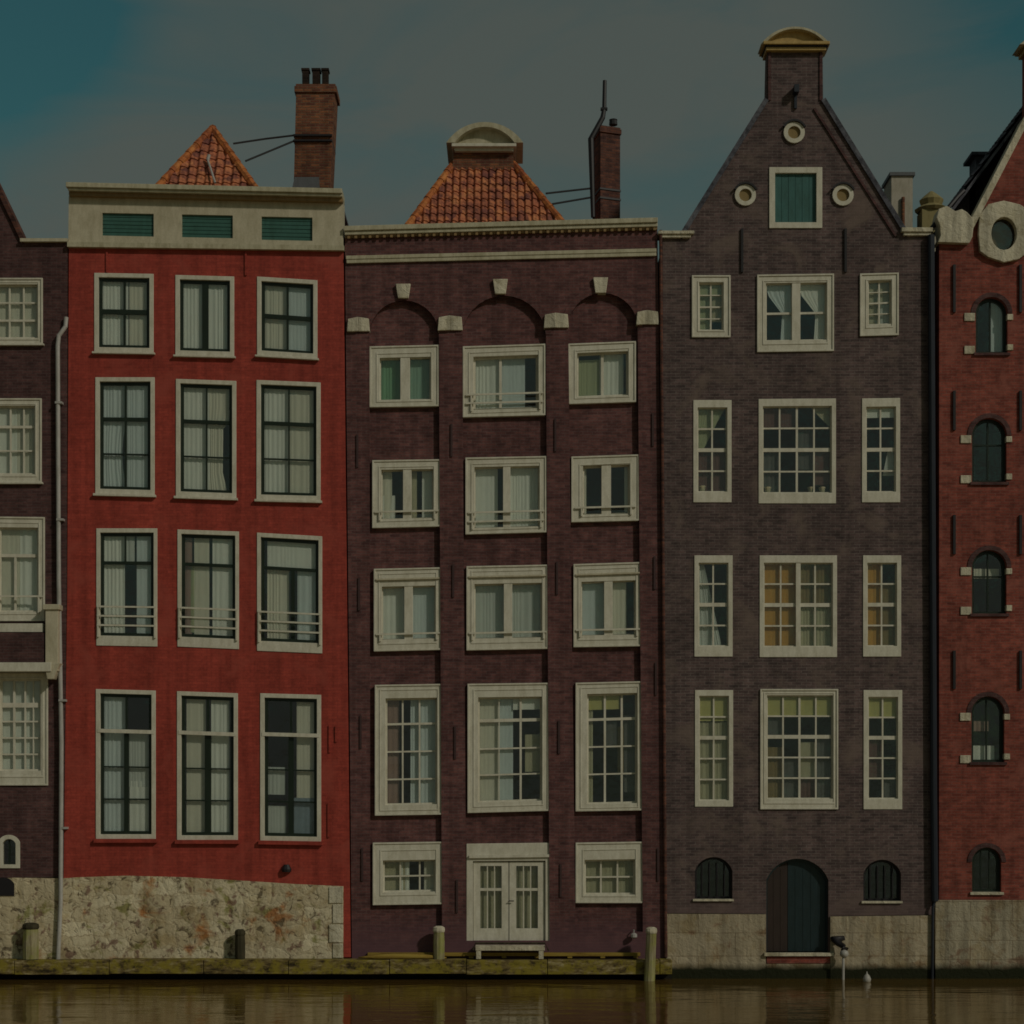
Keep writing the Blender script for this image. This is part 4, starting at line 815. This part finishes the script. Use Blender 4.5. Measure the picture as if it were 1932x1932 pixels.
# balcony box between the floors
bal = MB(); bal.ubox(-330, 1196, 89, 1251, -.30, -.03); bal = bal.build('balcony', 'brick_left', ho)
MB().ubox(-332, 1178, 86, 1194, -.22, -.04).build('rail', 'cream', bal); MB().ubox(-334, 1252, 104, 1269, -.36, -.03).build('cornice', 'cream', bal, bevel=.01)
m = MB(); m.ubox(92, 1148, 116, 1268, -.3, -.03); m.ubox(88, 1143, 119, 1153, -.34, -.02); m.uquad([(90, 1253), (120, 1253), (108, 1283), (96, 1283)], -.33, -.03); m.build('bracket', 'cream_dark', bal, bevel=.01)
m = MB(); m.tube([PT(126, 600, -.05), PT(125, 618, -.07), PT(113, 636, -.1), PT(111, 655, -.1), PT(113, 1100, -.1), PT(118, 1400, -.1), PT(117, 1700, -.12), PT(112, 1812, -.12)], .048, 10); m.build('drainpipe', 'drain_pale', ho)
m = MB()
for v in (760, 980, 1320, 1560): m.ubox(107 + (v - 760) * .012, v, 120 + (v - 760) * .012, v + 4, -.16, .01)
m.build('pipe_bracket', 'drain_pale', ho)

# ================================================================== house behind
yb = 14.0
ho = thing('background_house', 'pale plastered house far behind with square chimney between the gables', 'house', (FAR(1720, 1500, yb).x, yb, .45), None)
a, b = FAR(1660, 440, yb), FAR(1800, 440, yb)
MB().box(a.x - 2, b.x + 1.5, yb, yb + 6, .45, a.z).build('wall', 'plaster_far', ho)
m = MB(); c, d_ = FAR(1682, 332, yb + .5), FAR(1722, 332, yb + .5); m.box(c.x, d_.x, yb + .5, yb + 1.6, a.z - .2, c.z); o = m.build('chimney', 'plaster_far', ho)
MB().box(c.x - .06, d_.x + .06, yb + .44, yb + 1.66, c.z, c.z + .1).build('chimney_cap', 'lead', o)
m = MB(); p = FAR(1704, 372, yb + .44); m.tube([p, FAR(1704, 440, yb + .44)], .05, 6); m.build('drainpipe', 'brick_chimney', ho)
m = MB(); p = FAR(1758, 400, yb + .6); m.box(p.x - .35, p.x + .35, yb + .3, yb + 1, a.z - .1, p.z); m.lathe((p.x, yb + .65, p.z), [(.42, 0), (.5, .08), (.3, .2), (.36, .35), (.2, .5), (.05, .62)], 12); m.build('finial', 'ochre_far', ho)
m = MB(); m.add([(a.x - 2.1, yb - .1, a.z), (b.x + 1.6, yb - .1, a.z), (b.x + 1.6, yb + 6.1, a.z), (a.x - 2.1, yb + 6.1, a.z), (a.x - 2.1, yb + 3, a.z + .5), (b.x + 1.6, yb + 3, a.z + .5)], [(0, 1, 5, 4), (3, 4, 5, 2), (0, 4, 3), (1, 2, 5), (0, 3, 2, 1)]); m.build('roof', 'slate', ho)

# ================================================================== waterside things
def post(name, label, cat, u, v_top, v_bot_z, y, w, mat, capm=None, group=None, lean=0):
    c = FAR(u, v_top, y); zb_ = v_bot_z; t_ = thing(name, label, cat, (c.x, y, zb_), group); m = MB()
    r = w * K / 2; m.tube([(c.x - lean, y, zb_), (c.x - lean * .5, y, (zb_ + c.z) / 2), (c.x, y, c.z - .12)], [r, r * 1.02, r * .93], 10); m.build('shaft', mat, t_)
    m = MB(); m.lathe((c.x, y, c.z - .12), [(r * 1.0, 0), (r * 1.08, .04), (r * 1.0, .1), (r * .6, .13)], 10); m.build('post_cap', capm or mat, t_); return t_
post('mooring_post', 'mossy pale mooring post on the ledge left of the white double door', 'post', 828, 1748, zt + .005, -.27, 21, 'wood_post', 'trim_stone', 'mooring posts')
post('mooring_post', 'taller pale mooring post rising from the water beside the stone plinth', 'post', 1229, 1750, -1.0, -.52, 20, 'wood_post', 'trim_stone', 'mooring posts', lean=.08)
post('mooring_post', 'dark squat timber post in front of the rubble wall', 'post', 453, 1754, zt + .005, -.24, 19, 'wood_dark', None, 'mooring posts')
post('mooring_post', 'worn brown timber post at the left end near the drainpipe', 'post', 58, 1742, zt + .005, -.22, 30, 'wood_post', 'wood_dark', 'mooring posts')
# door landing
t_ = thing('landing_step', 'low pale landing step on legs below the white double door', 'step', (XZ(961, 0)[0], -.3, zt), None)
a, b = FAR(897, 1784, -.25).x, FAR(1028, 1784, -.25).x; z1 = FAR(0, 1785, -.4).z; z0_ = FAR(0, 1794, -.4).z
MB().box(a, b, -.36, -.05, z0_, z1).build('deck', 'trim_stone', t_, bevel=.01)
for x in (a + .02, b - .13):
    MB().box(x, x + .1, -.35, -.27, zt + .015, z0_ - .002).build('leg', 'trim_stone', t_); 
m = MB(); m.tube([(a - .05, -.38, z0_ + .02), (a, -.38, z1 + .06), (b, -.38, z1 + .06), (b + .08, -.38, z0_)], .02, 6); m.build('edge_rail', 'wood_dark', t_)
# yellow rail along the brown house foot
m = MB(); p0, p1 = FAR(694, 0, -.1).x, FAR(1208, 0, -.1).x; m.box(p0, p1, -.14, -.012, zt + .06, zt + .13)
for i in range(9): x = p0 + .05 + (p1 - p0 - .2) * i / 8; m.box(x, x + .1, -.13, -.015, zt + .014, zt + .06)
tag(m.build('timber_rail', 'wood_yellow'), 'mossy yellow timber rail along the foot of the brown brick house', 'rail')
# small boat-like plank
m = MB(); c = FAR(750, 1806, -.3); n = 12; 
for j in range(n + 1):
    f_ = j / n; x = c.x - .85 + 1.9 * f_; w_ = .13 * math.sin(math.pi * min(max(f_, .02), .98)) ** .6; h = .1 * math.sin(math.pi * min(max(f_, .02), .98)) ** .5
    m.v += [Vector((x, -.24 - w_, zt + .02)), Vector((x, -.24 - w_ * .8, zt + .02 + h)), Vector((x, -.24 + w_ * .8, zt + .02 + h)), Vector((x, -.24 + w_, zt + .02))]
for j in range(n):
    for k in range(4): m.f.append((j * 4 + k, j * 4 + (k + 1) % 4, j * 4 + 4 + (k + 1) % 4, j * 4 + 4 + k))
m.f += [(0, 1, 2, 3), (n * 4 + 3, n * 4 + 2, n * 4 + 1, n * 4)]
tag(m.build('driftwood_plank', 'wood_yellow', smooth=True), 'ochre tapered plank lying on the ledge beside the red house corner', 'plank')
# pole with white knob
t_ = thing('mooring_pole', 'thin pale pole with white knob and black float by the arched door', 'pole', (FAR(1591, 0, -.3).x, -.3, -.6), None)
x = FAR(1591, 0, -.3).x; zz = FAR(0, 1806, -.3).z
m = MB(); m.tube([(x, -.3, -.6), (x, -.3, zz)], .028, 8); m.build('shaft', 'drain_pale', t_)
m = MB(); m.lathe((x + .02, -.3, zz - .02), [(.02, 0), (.08, .04), (.1, .09), (.08, .15), (.02, .18)], 12); m.build('knob', 'white_thing', t_, smooth=True)
m = MB(); m.tube([(x + .03, -.3, zz + .17), (x + .02, -.26, zz + .22), (x - .1, -.2, zz + .3), (x - .18, -.12, zz + .36), (x + .06, -.1, zz + .4)], [.09, .06, .07, .09, .05], 8); m.build('float', 'iron', t_, smooth=True)
x = FAR(1633, 0, -.6).x; m = MB(); m.lathe((x, -.75, -.04), [(.03, 0), (.08, .05), (.09, .1), (.06, .17), (.015, .22), (.01, .26)], 12); tag(m.build('buoy', 'white_thing', smooth=True), 'small white float bobbing on the water below the arched door', 'buoy')
# small lamp by right post
p = FAR(1196, 1762, -.12); m = MB(); m.tube([p + Vector((0, .1, .08)), p + Vector((0, 0, .08)), p], .015, 6); m.lathe(p - Vector((0, 0, .1)), [(.02, 0), (.07, .03), (.07, .09), (.03, .12)], 10)
tag(m.build('wall_lamp', 'drain_pale', smooth=False), 'small grey lamp fixed low on the brown brick wall by the post', 'lamp')
